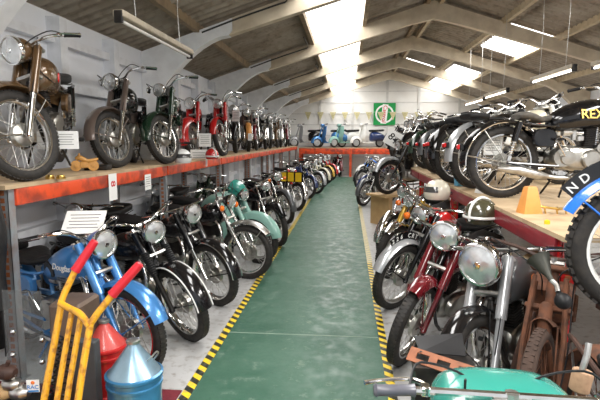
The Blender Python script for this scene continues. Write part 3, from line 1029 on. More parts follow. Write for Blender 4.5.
def corr(name, x0, x1, y0, y1, m, off=0.0, amp=.04, seg=12, pitch=.2, nx=2):
    b = MB()
    n = max(2, int((y1 - y0) / pitch * seg))
    rings = []
    for i in range(n + 1):
        y = y0 + (y1 - y0) * i / n
        w = -amp * max(0.0, math.sin(2 * PI * y / pitch)) ** 3
        ring = [Vector((x0 + (x1 - x0) * j / nx, y, roofz(x0 + (x1 - x0) * j / nx) + .13 + off + w)) for j in range(nx + 1)]
        ring += [p + Vector((0, 0, .012)) for p in ring[::-1]]
        rings.append(ring)
    b.rings(rings)
    return tag(b.build(name, None, m, sharp=80), kind='structure')
# bands over x; skylight holes
EX = .3
corr('ceiling_left_lower', XW - .3, -.79, YB, YF + .2, rm)
corr('ceiling_left_upper', .33, XR, YB, YF + .2, rm)
corr('ceiling_left_rear', -.79, .33, YB, 5.2, rm)
corr('window_1', -.79, .33, 5.2, YF + .2, skm)
corr('ceiling_right_upper', XR, 2.05, YB, YF + .2, rm)
corr('ceiling_right_upper_mid', 2.05, 3.05, YB, 18.6, rm); corr('window_2', 2.05, 3.05, 18.6, 20.4, skm); corr('ceiling_right_upper_far', 2.05, 3.05, 20.4, YF + .2, rm)
corr('ceiling_right_mid', 3.05, 3.43, YB, YF + .2, rm)
corr('ceiling_right_strip', 3.43, 4.43, YB, 11.3, rm); corr('window_3', 3.43, 4.43, 11.3, 13.9, skm)
corr('ceiling_right_strip_mid', 3.43, 4.43, 13.9, 17.2, rm); corr('window_4', 3.43, 4.43, 17.2, YF + .2, skm)
corr('ceiling_right_lower', 4.43, XE + .3, YB, YF + .2, rm)
# concrete portal frames
cm = mat('concrete_frame', (.66, .57, .43), .75, dirt=.5, scale=4, dcol=(.36, .28, .19), bump=.2)
wcm = mat('white_painted_concrete', (.9, .91, .92), .55, dirt=.25, scale=5)
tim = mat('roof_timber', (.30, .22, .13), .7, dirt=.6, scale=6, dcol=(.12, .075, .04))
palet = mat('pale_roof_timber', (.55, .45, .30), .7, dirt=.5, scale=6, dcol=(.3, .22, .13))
def slab(b, pts, y0, y1):
    b.rings([[Vector((x, y0, z)) for x, z in pts], [Vector((x, y1, z)) for x, z in pts]])
FY = [.3, 3.75, 7.5, 11.2, 14.8, 18.4, 22.0]
for i, y in enumerate(FY):
    hw = .075
    b = MB()
    for s_ in (-1, 1):
        x1 = XR + s_ * (XR - XW)
        xt = XR + s_ * (XR + 1.75)
        slab(b, [(XR, ZR + .03), (XR, ZR - .34), (XR + s_ * .5, roofz(XR + s_ * .5) - .29), (xt, roofz(xt) - .2), (xt, roofz(xt) + .03)][::s_], y - hw, y + hw)
    b.mat(cm)
    tag(b.build('ceiling_beam_%d' % (i + 1), None, cm), kind='structure')
    for s_, side in ((-1, 'left'), (1, 'right')):
        x1 = XR + s_ * (XR - XW) - s_ * .01
        xt = XR + s_ * (XR + 1.7)
        b = MB()
        P = [(x1, roofz(x1) + .02), (xt, roofz(xt) + .02), (xt, roofz(xt) - .16), (xt - (-s_) * -.05 * 0 + s_ * .06, roofz(xt) - .22)]
        # curved underside down to the column
        for q in range(9):
            t = q / 8
            xx = xt + s_ * .06 + (x1 - s_ * .22 - xt - s_ * .06) * t
            P.append((xx, roofz(xt) - .22 - (roofz(xt) - .22 - (roofz(x1) - .62)) * (t ** 1.7)))
        P += [(x1 - s_ * .2, 0), (x1, 0)]
        slab(b, P[::-s_], y - .09, y + .09)
        tag(b.build('ceiling_haunch_%s_%d' % (side, i + 1), None, wcm if s_ < 0 else cm), kind='structure')
for i, dx in enumerate((.14, 1.45, 2.56, 4.0)):
    for s_ in (-1, 1):
        x = XR + s_ * dx
        b = MB()
        z = roofz(x)
        b.box((x - .04, YB, z + .0), (x + .04, YF, z + .13))
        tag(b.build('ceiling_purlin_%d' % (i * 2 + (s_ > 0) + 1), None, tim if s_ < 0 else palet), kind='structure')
b = MB(); b.box((XR - .09, YB, ZR + .1), (XR + .09, YF, ZR + .2)); tag(b.build('ceiling_ridge', None, tim), kind='structure')
# conduit along the rafters
cond = mat('black_conduit', (.03, .028, .025), .6)
for i, y in enumerate(FY[1:6]):
    b = MB()
    yy = y - .1
    b.tube([(-2.15, yy, roofz(-2.15) - .03), (-1.6, yy, roofz(-1.6) - .02), (-1.0, yy, roofz(-1.0) - .03), (-.92, yy, roofz(-.9) - .04), (-.87, yy - .2, roofz(-.9) - .02), (-.87, yy - 1.2, roofz(-.9) - .04)], .012, 6, smooth=4)
    tag(b.build('electric_conduit', None, cond), 'thin black cable clipped along the roof frame, %s' % ['nearest to the camera', 'second frame from the camera', 'third frame from the camera', 'fourth frame from the camera', 'fifth frame from the camera'][i], 'cable', 'cables on the roof frames')

# ------------------------------------------------------------------ storage shelving
orm = mat('orange_rack_paint', (.72, .075, .015), .4, coat=.2, dirt=.85, scale=7, dcol=(.22, .03, .015), sharp=.2)
mrm = mat('maroon_rack_paint', (.26, .02, .03), .4, coat=.3, dirt=.5, scale=7)
gpm = mat('grey_rack_paint', (.28, .31, .33), .45, .3, dirt=.6, scale=9, dcol=(.25, .12, .06))
slotm = mat('slot_rust', (.30, .09, .025), .8)
def rack(name, label, y0, y1, xe, xw, hs, ups, beam_m, up_m, along='y', top=True, boardm=ply, beams_each=True):
    """pallet rack: the long front edge lies at xe, the back at xw"""
    root = empty(name, (xe, y0, 0), 0, label, 'storage rack', 'motorcycle racks')
    o0 = Vector((-xe, -y0, 0))
    s_ = 1 if xe > xw else -1
    T = Matrix.Translation(o0)
    for a, c in zip(ups[:-1], ups[1:]):
        b = MB(); b.mat(beam_m)
        b.rbox((min(xe, xe - s_ * .05), a + .03, hs - .145), (max(xe, xe - s_ * .05), c - .03, hs - .029), .008, axis=1)
        b.build('shelf_beam', root, None, T)
        b = MB(); b.mat(beam_m)
        b.rbox((xw, a + .03, hs - .145), (xw + .05, c - .03, hs - .03), .008, axis=1)
        b.build('shelf_beam', root, None, T)
    n = max(1, round((y1 - y0) / 1.2))
    for i in range(n):
        a = y0 + (y1 - y0) * i / n; c = y0 + (y1 - y0) * (i + 1) / n - .006
        b = MB(); b.mat(boardm)
        b.box((min(xe, xw) + .0, a, hs - .028), (max(xe, xw), c, hs))
        b.build('shelf_board', root, None, T)
    for u in ups:
        for x in (xe - s_ * .1, xw + s_ * .02):
            b = MB(); b.mat(up_m)
            w = .08 * s_
            x0, x1 = min(x, x + w), max(x, x + w)
            h = hs - .03
            # open channel with a slotted face
            b.box((x0, u - .035, 0), (x1, u - .031, h)); b.box((x0, u - .035, 0), (x0 + .004, u + .035, h)); b.box((x1 - .004, u - .035, 0), (x1, u + .035, h))
            b.box((x0 - .02, u - .05, 0), (x1 + .02, u + .05, .006))
            b.mat(slotm)
            for q in range(int(h / .05)):
                z = .03 + q * .05
                b.box((x0 + .026, u - .0365, z), (x0 + .056, u - .035, z + .032))
            b.build('rack_upright', root, None, T)
    return root
HL = 1.35; XL = -2.2
rack('storage_rack', 'long orange beamed rack along the left wall carrying the upper row of motorcycles', 3.02, 21.9, XL, XW + .16, HL, [3.1, 5.95, 8.6, 11.3, 14.0, 16.7, 19.4, 21.85], orm, gpm)
HR = 1.10; XRk = 1.22
rack('storage_rack', 'maroon beamed rack on the right carrying motorcycles seen from behind', 2.9, 14.5, XRk, 3.2, HR, [3.0, 6.1, 8.8, 11.5, 14.45], mrm, redp)
# far rack across the end: built turned
def far_rack():
    hs = 1.27
    x0, x1, y0, y1 = XL + .0, 4.4, 22.1, 23.3
    root = empty('storage_rack', (x0, y0, 0), 0, 'orange rack across the far end of the hall carrying scooters', 'storage rack', 'motorcycle racks')
    T = Matrix.Translation((-x0, -y0, 0))
    ups = [-2.1, .12, 2.2, 4.3]
    for a, c in zip(ups[:-1], ups[1:]):
        for yy in (y0, y1 - .05):
            b = MB(); b.mat(orm); b.rbox((a + .03, yy, hs - .28), (c - .03, yy + .05, hs - .03), .01, axis=0); b.build('shelf_beam', root, None, T)
    for i in range(5):
        a = x0 + (x1 - x0) * i / 5
        b = MB(); b.mat(ply); b.box((a, y0, hs - .028), (a + (x1 - x0) / 5 - .006, y1, hs)); b.build('shelf_board', root, None, T)
    for u in ups:
        for yy in (y0 - .02, y1 - .08):
            b = MB(); b.mat(orm); b.box((u - .05, yy, 0), (u + .05, yy + .09, hs - .03)); b.mat(slotm)
            for q in range(20): b.box((u - .012, yy - .002, .05 + q * .06), (u + .012, yy, .08 + q * .06))
            b.build('rack_upright', root, None, T)
far_rack()

# ------------------------------------------------------------------ lights
tubem = mat('fluorescent_tube', (1, .97, .9), .4, emit=3.0, dirt=0)
offtube = mat('unlit_tube', (.75, .74, .7), .3, dirt=.1)
batm = mat('batten_cream', (.42, .36, .27), .5, dirt=.5, scale=10)
def batten(x, y0, y1, z, label, lit=True, m=None):
    root = empty('fluorescent_light', (x, (y0 + y1) / 2, z), 0, label, 'ceiling light', 'hanging fluorescent battens')
    L = (y1 - y0) / 2
    b = MB(); b.mat(m or batm); b.rbox((-.045, -L, 0), (.045, L, .055), .01, axis=1); b.build('light_housing', root)
    b = MB(); b.mat(tubem if lit else offtube); b.tube([(0, -L + .03, -.022), (0, L - .03, -.022)], .015, 10); b.build('light_tube', root)
    for s_ in (-1, 1):
        b = MB(); b.mat(darkm)
        b.rbox((-.035, s_ * (L - .01) - .015, -.045), (.035, s_ * (L - .01) + .015, .05), .008)
        b.build('end_cap', root)
    zr = roofz(x) + .05 - z
    for s_ in (-.62, .62):
        b = MB(); b.mat(zinc); b.tube([(0, L * s_, .05), (.0, L * s_ - .05, zr * .5), (0, L * s_, zr)], .004, 5); b.build('hanging_chain', root)
batten(-1.8, 3.9, 5.7, 2.6, 'long cream fluorescent batten hanging above the brown and black motorcycles', False)
batten(3.02, 7.2, 8.75, 2.6, 'fluorescent batten on chains over the right rack, largest one wholly in view')
batten(3.15, 5.2, 6.95, 2.58, 'fluorescent batten over the right rack, cut by the edge of the photo')
batten(3.1, 10.3, 11.9, 2.6, 'fluorescent batten over the right rack, second furthest away')
batten(3.2, 12.4, 14.3, 2.6, 'fluorescent batten over the right rack, furthest away and lowest in the photo')
for (x, y, z, p) in ((3.02, 8, 2.5, 24), (3.15, 6.0, 2.5, 24), (3.1, 11, 2.5, 24), (3.2, 13.4, 2.5, 24)):
    la = bpy.data.lights.new('tube_light', 'AREA'); la.shape = 'RECTANGLE'; la.size = .05; la.size_y = 1.5; la.energy = p; la.color = (1, .95, .86)
    lo = bpy.data.objects.new('tube_light', la); C.objects.link(lo); lo.location = (x, y, z)
# daylight at the rooflights, plus added fill lights under the solid roof
def sky_and_fill_area(x, y, sx, sy, e, col=(1, .985, .96)):
    la = bpy.data.lights.new('rooflight_and_fill_light', 'AREA'); la.shape = 'RECTANGLE'; la.size = sx; la.size_y = sy; la.energy = e; la.color = col
    lo = bpy.data.objects.new('rooflight_and_fill_light', la); C.objects.link(lo)
    lo.location = (x, y, roofz(x) + .1); lo.rotation_euler = (0, math.atan(SL) * (1 if x > XR else -1), 0)
for y0 in (5.6, 9.3, 13, 16.6, 20.2):
    sky_and_fill_area(-.23, y0 + 1.2, 1.0, 3.0, 34 if y0 < 18 else 45)
sky_and_fill_area(-.23, 2.4, 1.0, 2.4, 95); sky_and_fill_area(-.23, -1.5, 1.0, 3.0, 160)  # added fill above and behind the camera; this stretch has no rooflight
sky_and_fill_area(3.93, 12.6, .9, 2.4, 45); sky_and_fill_area(3.93, 20, .9, 5, 70)
sky_and_fill_area(3.93, 2.2, .9, 2.4, 170); sky_and_fill_area(3.93, -1, .9, 2.4, 120)  # added out-of-view fill for the near bikes; right slope is solid here
w = bpy.data.worlds.new('world'); S.world = w; w.use_nodes = True
bg = w.node_tree.nodes['Background']
bg.inputs[0].default_value = (.93, .96, 1, 1); bg.inputs[1].default_value = .6
S.view_settings.view_transform = 'Standard'; S.view_settings.look = 'None'; S.view_settings.gamma = 1; S.view_settings.exposure = 0.8
S.view_settings.use_curve_mapping = False
# ------------------------------------------------------------------ motorcycles
G_LL = 'motorcycles on the floor left of the aisle'; G_UL = 'motorcycles on the left rack'
G_LR = 'motorcycles on the floor right of the aisle'; G_UR = 'motorcycles on the right rack'
# ---- floor, left: front wheels by the tape
def LL(px, py, ang, st, label): 
    P = on_level(px, py, 0); return bike(P, -ang, st, label, group=G_LL)
b1 = LL(134, 374, 24, dict(paint=bluep, fork='shroud', slider=bluep, hr=.098, seat='saddle_pillion', badge=('Douglas', whitep, .06, .3), framem=bluep, frame=bluep, lamp=bluep, steer=0, tankm=bluep, knee=grip_r, engine='twin', garc=(22, 150), stay=bluep, plate=None, tl=.52, lean=-4, panelm=bluep, gw=.14, bars='std', th=.13, hub=alloy), 'bright metallic blue motorcycle with blue forks behind the yellow barrow')
LL(187, 340, 25, dict(paint=blackp, fork='gaiter', hr=.092, gtrim=whitep, engine='single', steer=-14, lean=-7, seat='dual', tank='round', slider=darkm, garc=(10, 140), gw=.14, bars='std', drum=.09), 'black motorcycle with rubber fork gaiters and white edged mudguard next to the blue one')
LL(216, 305, 26, dict(paint=blackp, fork='shroud', forkm=blackp, hr=.095, gtrim=chrome, engine='twin', steer=-6, lean=-6, seat='dual', hub=alloy, drum=.1, garc=(5, 140), bars='flat', tank='tear', badge=('-', chrome, .05, .4)), 'black motorcycle with chrome fork legs and silver drum brake, third from the front')
LL(249, 278, 24, dict(paint=blackp, guard=zinc, fork='chrome', fw=.1, lampz=.02, hr=.08, engine='twin', steer=10, lean=-6, seat='dual', hub=alloy, drum=.11, garc=(40, 130), indicators=True, bars='high', gap=.03, rake=29, tank='tear'), 'motorcycle with long chrome forks and orange indicators in front of the turquoise fairing')
LL(258, 263, 24, dict(paint=paleturq, fork='shroud', hr=.085, engine='small', steer=0, lean=-4, garc=(10, 120), gw=.15, lip=.045, tank='round', twd=.17, th=.17, tl=.55, seat='dual', crash=False, fairing=1, valance=.05, lampz=.01), 'pale turquoise faired motorcycle with deep legshields')
LL(277, 246, 46, dict(paint=blackp, fork='chrome', hr=.075, engine='single', steer=-6, lean=-4, garc=(30, 130), hub=darkm), 'black motorcycle with narrow front wheel just beyond the turquoise faired one')
LL(286, 224, 48, dict(paint=blackp, fork='chrome', hr=.09, engine='twin', indicators=True, steer=-5, lean=-4, guard=greyp, bars='flat'), 'black motorcycle with round chrome headlamp and orange indicator beyond the turquoise one')
LL(296, 211, 45, dict(paint=redp, fork='shroud', hr=.08, guard=chrome, engine='single', lean=8, steer=-5, bars='high', headlamp=False), 'red motorcycle with chrome mudguard behind the yellow number board')
LL(307, 199, 40, dict(paint=navyp, fork='shroud', hr=.085, engine='single', lean=8, steer=-4, garc=(0, 110)), 'navy blue motorcycle with dark blue fork tubes halfway down the aisle')
LL(316, 194, 42, dict(paint=blackp, guard=silverp, fork='chrome', engine='twin', lean=7, d=0), 'black motorcycle with silver mudguard just beyond the navy one')
LL(321, 188, 40, dict(paint=cream, fork='shroud', engine='small', lean=7, d=0), 'cream motorcycle on the left of the aisle, third from the far rack')
LL(326, 184, 40, dict(paint=blackp, fork='shroud', engine='single', lean=7, d=0, guard=goldp), 'black motorcycle with tan mudguard, second from the far rack on the left')
LL(330, 181, 40, dict(paint=redp, fork='shroud', engine='single', lean=7, d=0), 'small red motorcycle at the far left end of the aisle')
for y, pm, lb in ((4.5, blackp, 'black motorcycle in the dark under the rack against the wall behind the blue one'), (6.7, greyp, 'dark grey motorcycle against the wall under the rack, level with the silver drum brake'), (8.9, greenp, 'dark green motorcycle against the wall under the rack behind the turquoise one')):
    bike(Vector((-2.72, y, 0)), -88, dict(paint=pm, engine='single', seat='dual', sz=.05, lean=2, bars='flat', wb=1.3), lb, group='motorcycles under the left rack')
# ---- rack, left
def UL(px, py, ang, st, label, pitch=0): 
    P = on_level(px, py, HL); return bike(P, -ang, st, label, group=G_UL, z=HL, pitch=pitch)
UL(24, 181, 70, dict(paint=brownp, fork='shroud', slider=chrome, hr=.1, lampm=brownp, lamp=brownp, engine='single', steer=-38, lean=3, seat='dual', sl=.5, tank='round', knee=None, badge=(0, redl), garc=(-10, 150), gw=.15, lip=.045, th=.13, twd=.14, bars='flat', hub=alloy, drum=.085, stay=chrome, exhaustm=chrome, wb=1.2, lamplen=1.9), 'bronze brown motorcycle with large headlamp, largest on the left rack', pitch=-4)
UL(114, 168, 76, dict(paint=blackp, guard=mat('taupe_paint', (.16, .12, .10), .3, .2, coat=.6), fork='shroud', forkm=mat('taupe_paint', (0, 0, 0)), engine='small', hr=.09, steer=-32, lean=3, rf=.295, wb=1.15, tank='round', th=.13, gw=.15, garc=(0, 150)), 'black and taupe motorcycle standing beside the bronze brown one on the rack')
UL(164, 164, 74, dict(paint=greenp, fork='shroud', engine='small', hr=.078, steer=-34, lean=3, rf=.295, wb=1.15, tank='round', gw=.15, garc=(0, 150)), 'dark green motorcycle with round headlamp on the rack')
UL(193, 157, 72, dict(paint=redp, fork='shroud', engine='small', hr=.095, steer=-30, lean=3, rf=.3, wb=1.15, gw=.17, lip=.06, garc=(-15, 150), valance=.04, legs=1, bars='std'), 'bright red motorcycle with deeply valanced front mudguard on the rack')
UL(221, 156, 70, dict(paint=redp, fork='shroud', engine='small', hr=.085, steer=-28, lean=3, wb=1.2, bars='high', guard=redp, garc=(10, 140)), 'red motorcycle with high handlebars behind the white notices on the rack')
ul = [(236, 153.5, darkred, 'small maroon motorcycle, next past the second red one on the rack', {}),
      (249, 152.5, blackp, 'black motorcycle with chrome headlamp on the rack above the round headlamp', dict(fork='chrome', hr=.1)),
      (259, 151.5, rustdark, 'motorcycle with a brown tank and rusty mudguard on the rack', dict(guard=orangewood)),
      (266, 150.5, darkred, 'dark red motorcycle on the rack just past the one with the rusty orange mudguard', {}),
      (272, 149.8, blackp, 'plain black motorcycle with bare forks halfway along the left rack', dict(guard=chrome)),
      (277, 149.3, greyp, 'dark grey motorcycle halfway along the left rack', {}),
      (282, 148.8, brownp, 'brown motorcycle towards the far end of the rack', {}),
      (287, 148.4, blackp, 'black motorcycle, third from the far end of the left rack', dict(guard=silverp)),
      (291, 148, darkred, 'maroon motorcycle, second from the far end of the left rack', {}),
      (295, 147.6, greyp, 'grey motorcycle, last on the left rack before the scooters', {})]
for i, (px, py, pm, lb, ex) in enumerate(ul):
    y = 9.3 + i * 1.2
    st = dict(paint=pm, engine=('single', 'small')[i % 2], fork=('shroud', 'chrome')[i % 2], bars=('high', 'std', 'flat')[i % 3], wb=1.2, steer=-22 + 5 * (i % 3), lean=5, d=1 if i < 3 else 0, rf=.32)
    st.update(ex)
    bike(Vector((-2.36 - .04 * (i % 2), y, 0)), -64, st, lb, group=G_UL, z=HL)
# ---- floor, right
def LR(P, ang, st, label, **k): return bike(P, 180 + ang, st, label, group=k.get('group', G_LR), z=k.get('z', 0), pitch=k.get('pitch', 0))
LR(Vector((.78, 2.80, 0)), 52, dict(paint=greyp, fork='shroud', forkm=silverp, slider=silverp, hr=.125, lampx=.12, lampdrop=.1, engine='single', steer=-6, lean=-6, tank='round', badge=(0, orangel), knee=grip_r, headm=alloy, enginem=alloy, tl=.56, twd=.15, th=.14, framem=darkm, seat='dual', seatm=mat('tan_fabric', (.32, .23, .12), .8), guard=blackp, garc=(30, 120), bars='flat', barm=zinc, fw=.105), 'grey tanked motorcycle with an orange roundel, huge headlamp and silver forks')
LR(Vector((.42, 3.6, 0)), 56, dict(paint=darkred, fork='shroud', slider=darkred, hr=.105, lampdrop=.03, engine='single', steer=4, lean=12, garc=(58, 150), valance=.03, tank='tear', seat='dual', hub=alloy, lampx=.12, bars='flat'), 'maroon motorcycle with maroon fork tubes and round headlamp')
LR(on_level(393, 308, 0), 42, dict(paint=blackp, fork='shroud', forkm=blackp, slider=blackp, guard=silverp, tankm=redp, tz=.05, th=.15, hr=.085, engine='single', steer=4, lean=9, indicators=True, plate_front=('226 CRT', blackp, whitep), garc=(20, 150), stay=blackp, rf=.335, rim=zinc, bars='wide'), 'black motorcycle with silver mudguard and 226 CRT front number plate')
LR(Vector((.52, 5.9, 0)), 50, dict(paint=goldp, fork='shroud', forkm=goldp, guard=chrome, hr=.07, engine='small', steer=0, lean=8, indicators=True, bars='high', garc=(50, 140)), 'gold yellow motorcycle with an orange indicator behind the 226 CRT one')
LR(Vector((.56, 6.9, 0)), 55, dict(paint=redp, fork='chrome', guard=chrome, hr=.08, engine='small', lean=8, bars='std'), 'red motorcycle with chrome mudguard, mostly hidden behind the gold one')
LR(on_level(363, 206, 0), 55, dict(paint=blackp, fork='chrome', guard=greyp, hr=.08, engine='twin', lean=8), 'black motorcycle standing alone by the faded tape on the right')
LR(Vector((.48, 13.8, 0)), 45, dict(paint=navyp, fork='chrome', hr=.08, engine='twin', lean=8, d=0), 'blue motorcycle on the right near the far rack', )
LR(Vector((.42, 16.5, 0)), 45, dict(paint=blackp, fork='shroud', hr=.08, engine='single', lean=8, d=0), 'black motorcycle nearest the far rack on the right of the aisle')
LR(Vector((.52, 19.2, 0)), 45, dict(paint=brightblue, fork='shroud', hr=.08, engine='single', lean=8, d=0, guard=whitep), 'blue and white motorcycle beside the orange post of the far rack')
# rusty vintage
LR(Vector((.95, 2.5, 0)), 66, dict(paint=rust, fork='girder', forkm=rust, guard=rust, slider=rust, stay=rust, hr=.07, headlamp=False, rim=rust, hub=rustdark, engine='single', enginem=rustdark, cylm=rust, headm=rust, exhaustm=rustdark, coverm=rustdark, steer=-8, lean=3, seat='single', tank='flat', framem=rust, panelm=rust, barm=rustdark, rf=.35, tw=.07, bars='wide', tyre=mat('perished_rubber', (.06, .035, .025), .9, dirt=.6), knee=None, rigid=True, grip=leather, ghide=True), 'rusty vintage motorcycle with girder forks and bare rusted wheels', z=0)
LR(Vector((1.10, .95, 0)), 88, dict(paint=rustdark, fork='girder', forkm=rustdark, rguard=rust, guard=rust, rim=rust, engine='single', enginem=rustdark, seat='single', tank='flat', lean=2, headlamp=False, rigid=True, framem=rustdark, exhaustm=rustdark, knee=None, wb=1.3, tw=.075), 'dark rusty motorcycle with black saddle at the lower right corner')
pP = on_level(387, 194, .6)
LR(pP, 35, dict(paint=blackp, guard=silverp, gw=.15, lip=.05, gap=.03, fork='shroud', forkm=blackp, slider=blackp, hr=.085, engine='single', steer=0, lean=6, garc=(20, 165), stay=silverp), 'black motorcycle with broad pale silver front mudguard raised on a platform', z=.6)
plt = empty('wooden_platform', (pP.x + .55, pP.y + .45, 0), R(35), 'low wooden platform under the motorcycle with broad silver mudguard', 'platform')
b = MB(); b.mat(wood); b.box((-.95, -.3, .56), (.75, .3, .6)); b.build('platform_top', plt)
for sx in (-.8, .7):
    b = MB(); b.mat(wood); b.box((sx - .04, -.28, 0), (sx + .04, .28, .56)); b.build('leg', plt)
# turquoise one right at the camera
bike(Vector((.465, 1.66, 0)), 88, dict(paint=turq, fork='shroud', nacelle=turq, nacw=1.62, nacz=.034, barup=.045, hr=.09, headlamp=False, steer=0, lean=0, bars='straight', grip=mat('grey_grip', (.09, .09, .11), .35, coat=.3), engine='single', tank='round', twd=.15, lampm=turq, lamp=turq, flen=.61), 'turquoise motorcycle in front of the camera with grey handlebar grips', group=G_LR)
# ---- rack, right (seen from behind, tails to the aisle)
def UR(x, y, ang, st, label, z=HR): return bike(Vector((x, y, 0)), ang, st, label, group=G_UR, rear=True, z=z)
UR(1.44, 4.85, 6, dict(paint=blackp, tank='round', tl=.55, th=.13, twd=.15, seat='single', seatm=mat('worn_leather', (.07, .065, .055), .6, dirt=.5, dcol=(.18, .15, .12), scale=20), engine='single', bout=.012, badge=('REX', goldp, .12, .42), exhaustm=zinc, guard=blackp, rgtrim=chrome, lean=0, knee=None, wb=1.28, rr=.335, rf=.335, bars='std'), 'black motorcycle with gold lettered tank and sprung saddle on the right rack')
UR(1.42, 5.75, 28, dict(paint=whitep, tankm=cream, badge=(0, redl), guard=silverp, engine='single', seat='saddle_pillion', lean=2, hr=.09, bars='std', rr=.34, tank='tear'), 'motorcycle with silver rear mudguard and cream tank behind the gold lettered one')
UR(1.34, 6.4, 32, dict(paint=blackp, engine='single', seat='dual', lean=4, guard=blackp, rr=.345, tw=.085, bars='std'), 'black motorcycle with wide black rear tyre just past the silver mudguard')
UR(1.45, 8.2, 30, dict(paint=blackp, engine='twin', seat='dual', lean=4, guard=greyp, rack=True, rr=.33), 'black motorcycle with a chrome luggage rack')
UR(1.45, 9.4, 30, dict(paint=greenp, engine='single', seat='dual', lean=4, rr=.33, d=0), 'dark green motorcycle beyond the chrome luggage rack on the right rack')
for (x, y, ang, pm, bb3, lb) in ((2.55, 7.2, -30, blackp, 'high', 'black motorcycle with tall handlebars in the second rank of the right rack'), (2.4, 9.0, -24, darkred, 'wide', 'maroon motorcycle with wide handlebars in the second rank of the right rack'), (1.42, 7.25, 32, greyp, 'std', 'dark grey motorcycle tail outwards between the two black ones on the right rack')):
    UR(x, y, ang, dict(paint=pm, engine='twin', seat='dual', lean=4, bars=bb3, rr=.33), lb)
for i, (x, y, pm, lb) in enumerate(((1.25, 10.4, blackp, 'black motorcycle with a white card on its forks facing the aisle'), (1.35, 11.3, darkred, 'maroon motorcycle just past the white number card'), (1.3, 12.2, greyp, 'grey motorcycle, second from the end of the right rack'), (1.3, 13.2, blackp, 'black motorcycle at the far end of the right rack'))):
    LR(Vector((x, y, 0)), 35, dict(paint=pm, engine='twin', fork='gaiter' if i == 0 else 'chrome', hr=.09, lean=6, d=0 if i else 1, bars='high'), lb, group=G_UR, z=HR)

# blue trials machine at the right edge, up on a bench
pb = on_depth(640, 250, 2.55)
zb = pb.z - .33
LR(Vector((pb.x, 2.55, 0)), -6, dict(paint=brightblue, fork='shroud', forkm=brightblue, slider=brightblue, rim=whitep, rf=.33, tw=.1, knob=True, plate_front=('ND 865', blackp, whitep), parc=(38, 95), garc=(28, 150), gap=.045, stay=brightblue, lean=0, steer=0, hr=.08, engine='single', headlamp=True, wb=1.3), 'bright blue motorcycle with knobbly tyre, white rim and ND front number plate', z=zb, group=None)
bench = empty('work_bench', (pb.x + .6, 2.55, 0), 0, 'low timber bench under the bright blue motorcycle', 'bench')
b = MB(); b.mat(rustdark); b.box((-.68, -.22, zb - .04), (.85, .22, zb)); b.build('bench_top', bench)
for sx in (-.5, .78):
    for sy in (-.17, .17):
        b = MB(); b.mat(rustdark); b.box((sx - .03, sy - .03, 0), (sx + .03, sy + .03, zb - .04)); b.build('leg', bench)
for ob in list(bpy.data.objects):
    if ob.get('label') and 'turquoise faired' in ob['label']:
        b = MB(); b.mat(paleturq)
        for sy in (-1, 1):
            rows = []
            for i in range(8):
                t = i / 7
                zz = .95 - .68 * t
                rows.append([Vector((-.30 - .12 * t + .1 * math.sin(PI * t) - .1 * u * u, sy * (.06 + .26 * u * (1 - .25 * abs(t - .4))), zz)) for u in (0, .25, .5, .75, 1)] + [Vector((-.315 - .12 * t + .1 * math.sin(PI * t) - .1 * u * u, sy * (.06 + .26 * u * (1 - .25 * abs(t - .4))), zz)) for u in (1, .75, .5, .25, 0)])
            bb_ = MB(); bb_.mat(paleturq); bb_.rings(rows); bb_.build('legshield', ob)
        b = MB(); b.mat(turq)
        b.loft(dens([(-.14, 0, .98, .03, .02, .05, 2), (-.2, 0, 1.0, .08, .07, .1, 2.2), (-.3, 0, 1.02, .12, .1, .14, 2.4), (-.36, 0, 1.0, .1, .05, .1, 2.4)], 3), 18); b.build('headlamp_cowl', ob)
        break
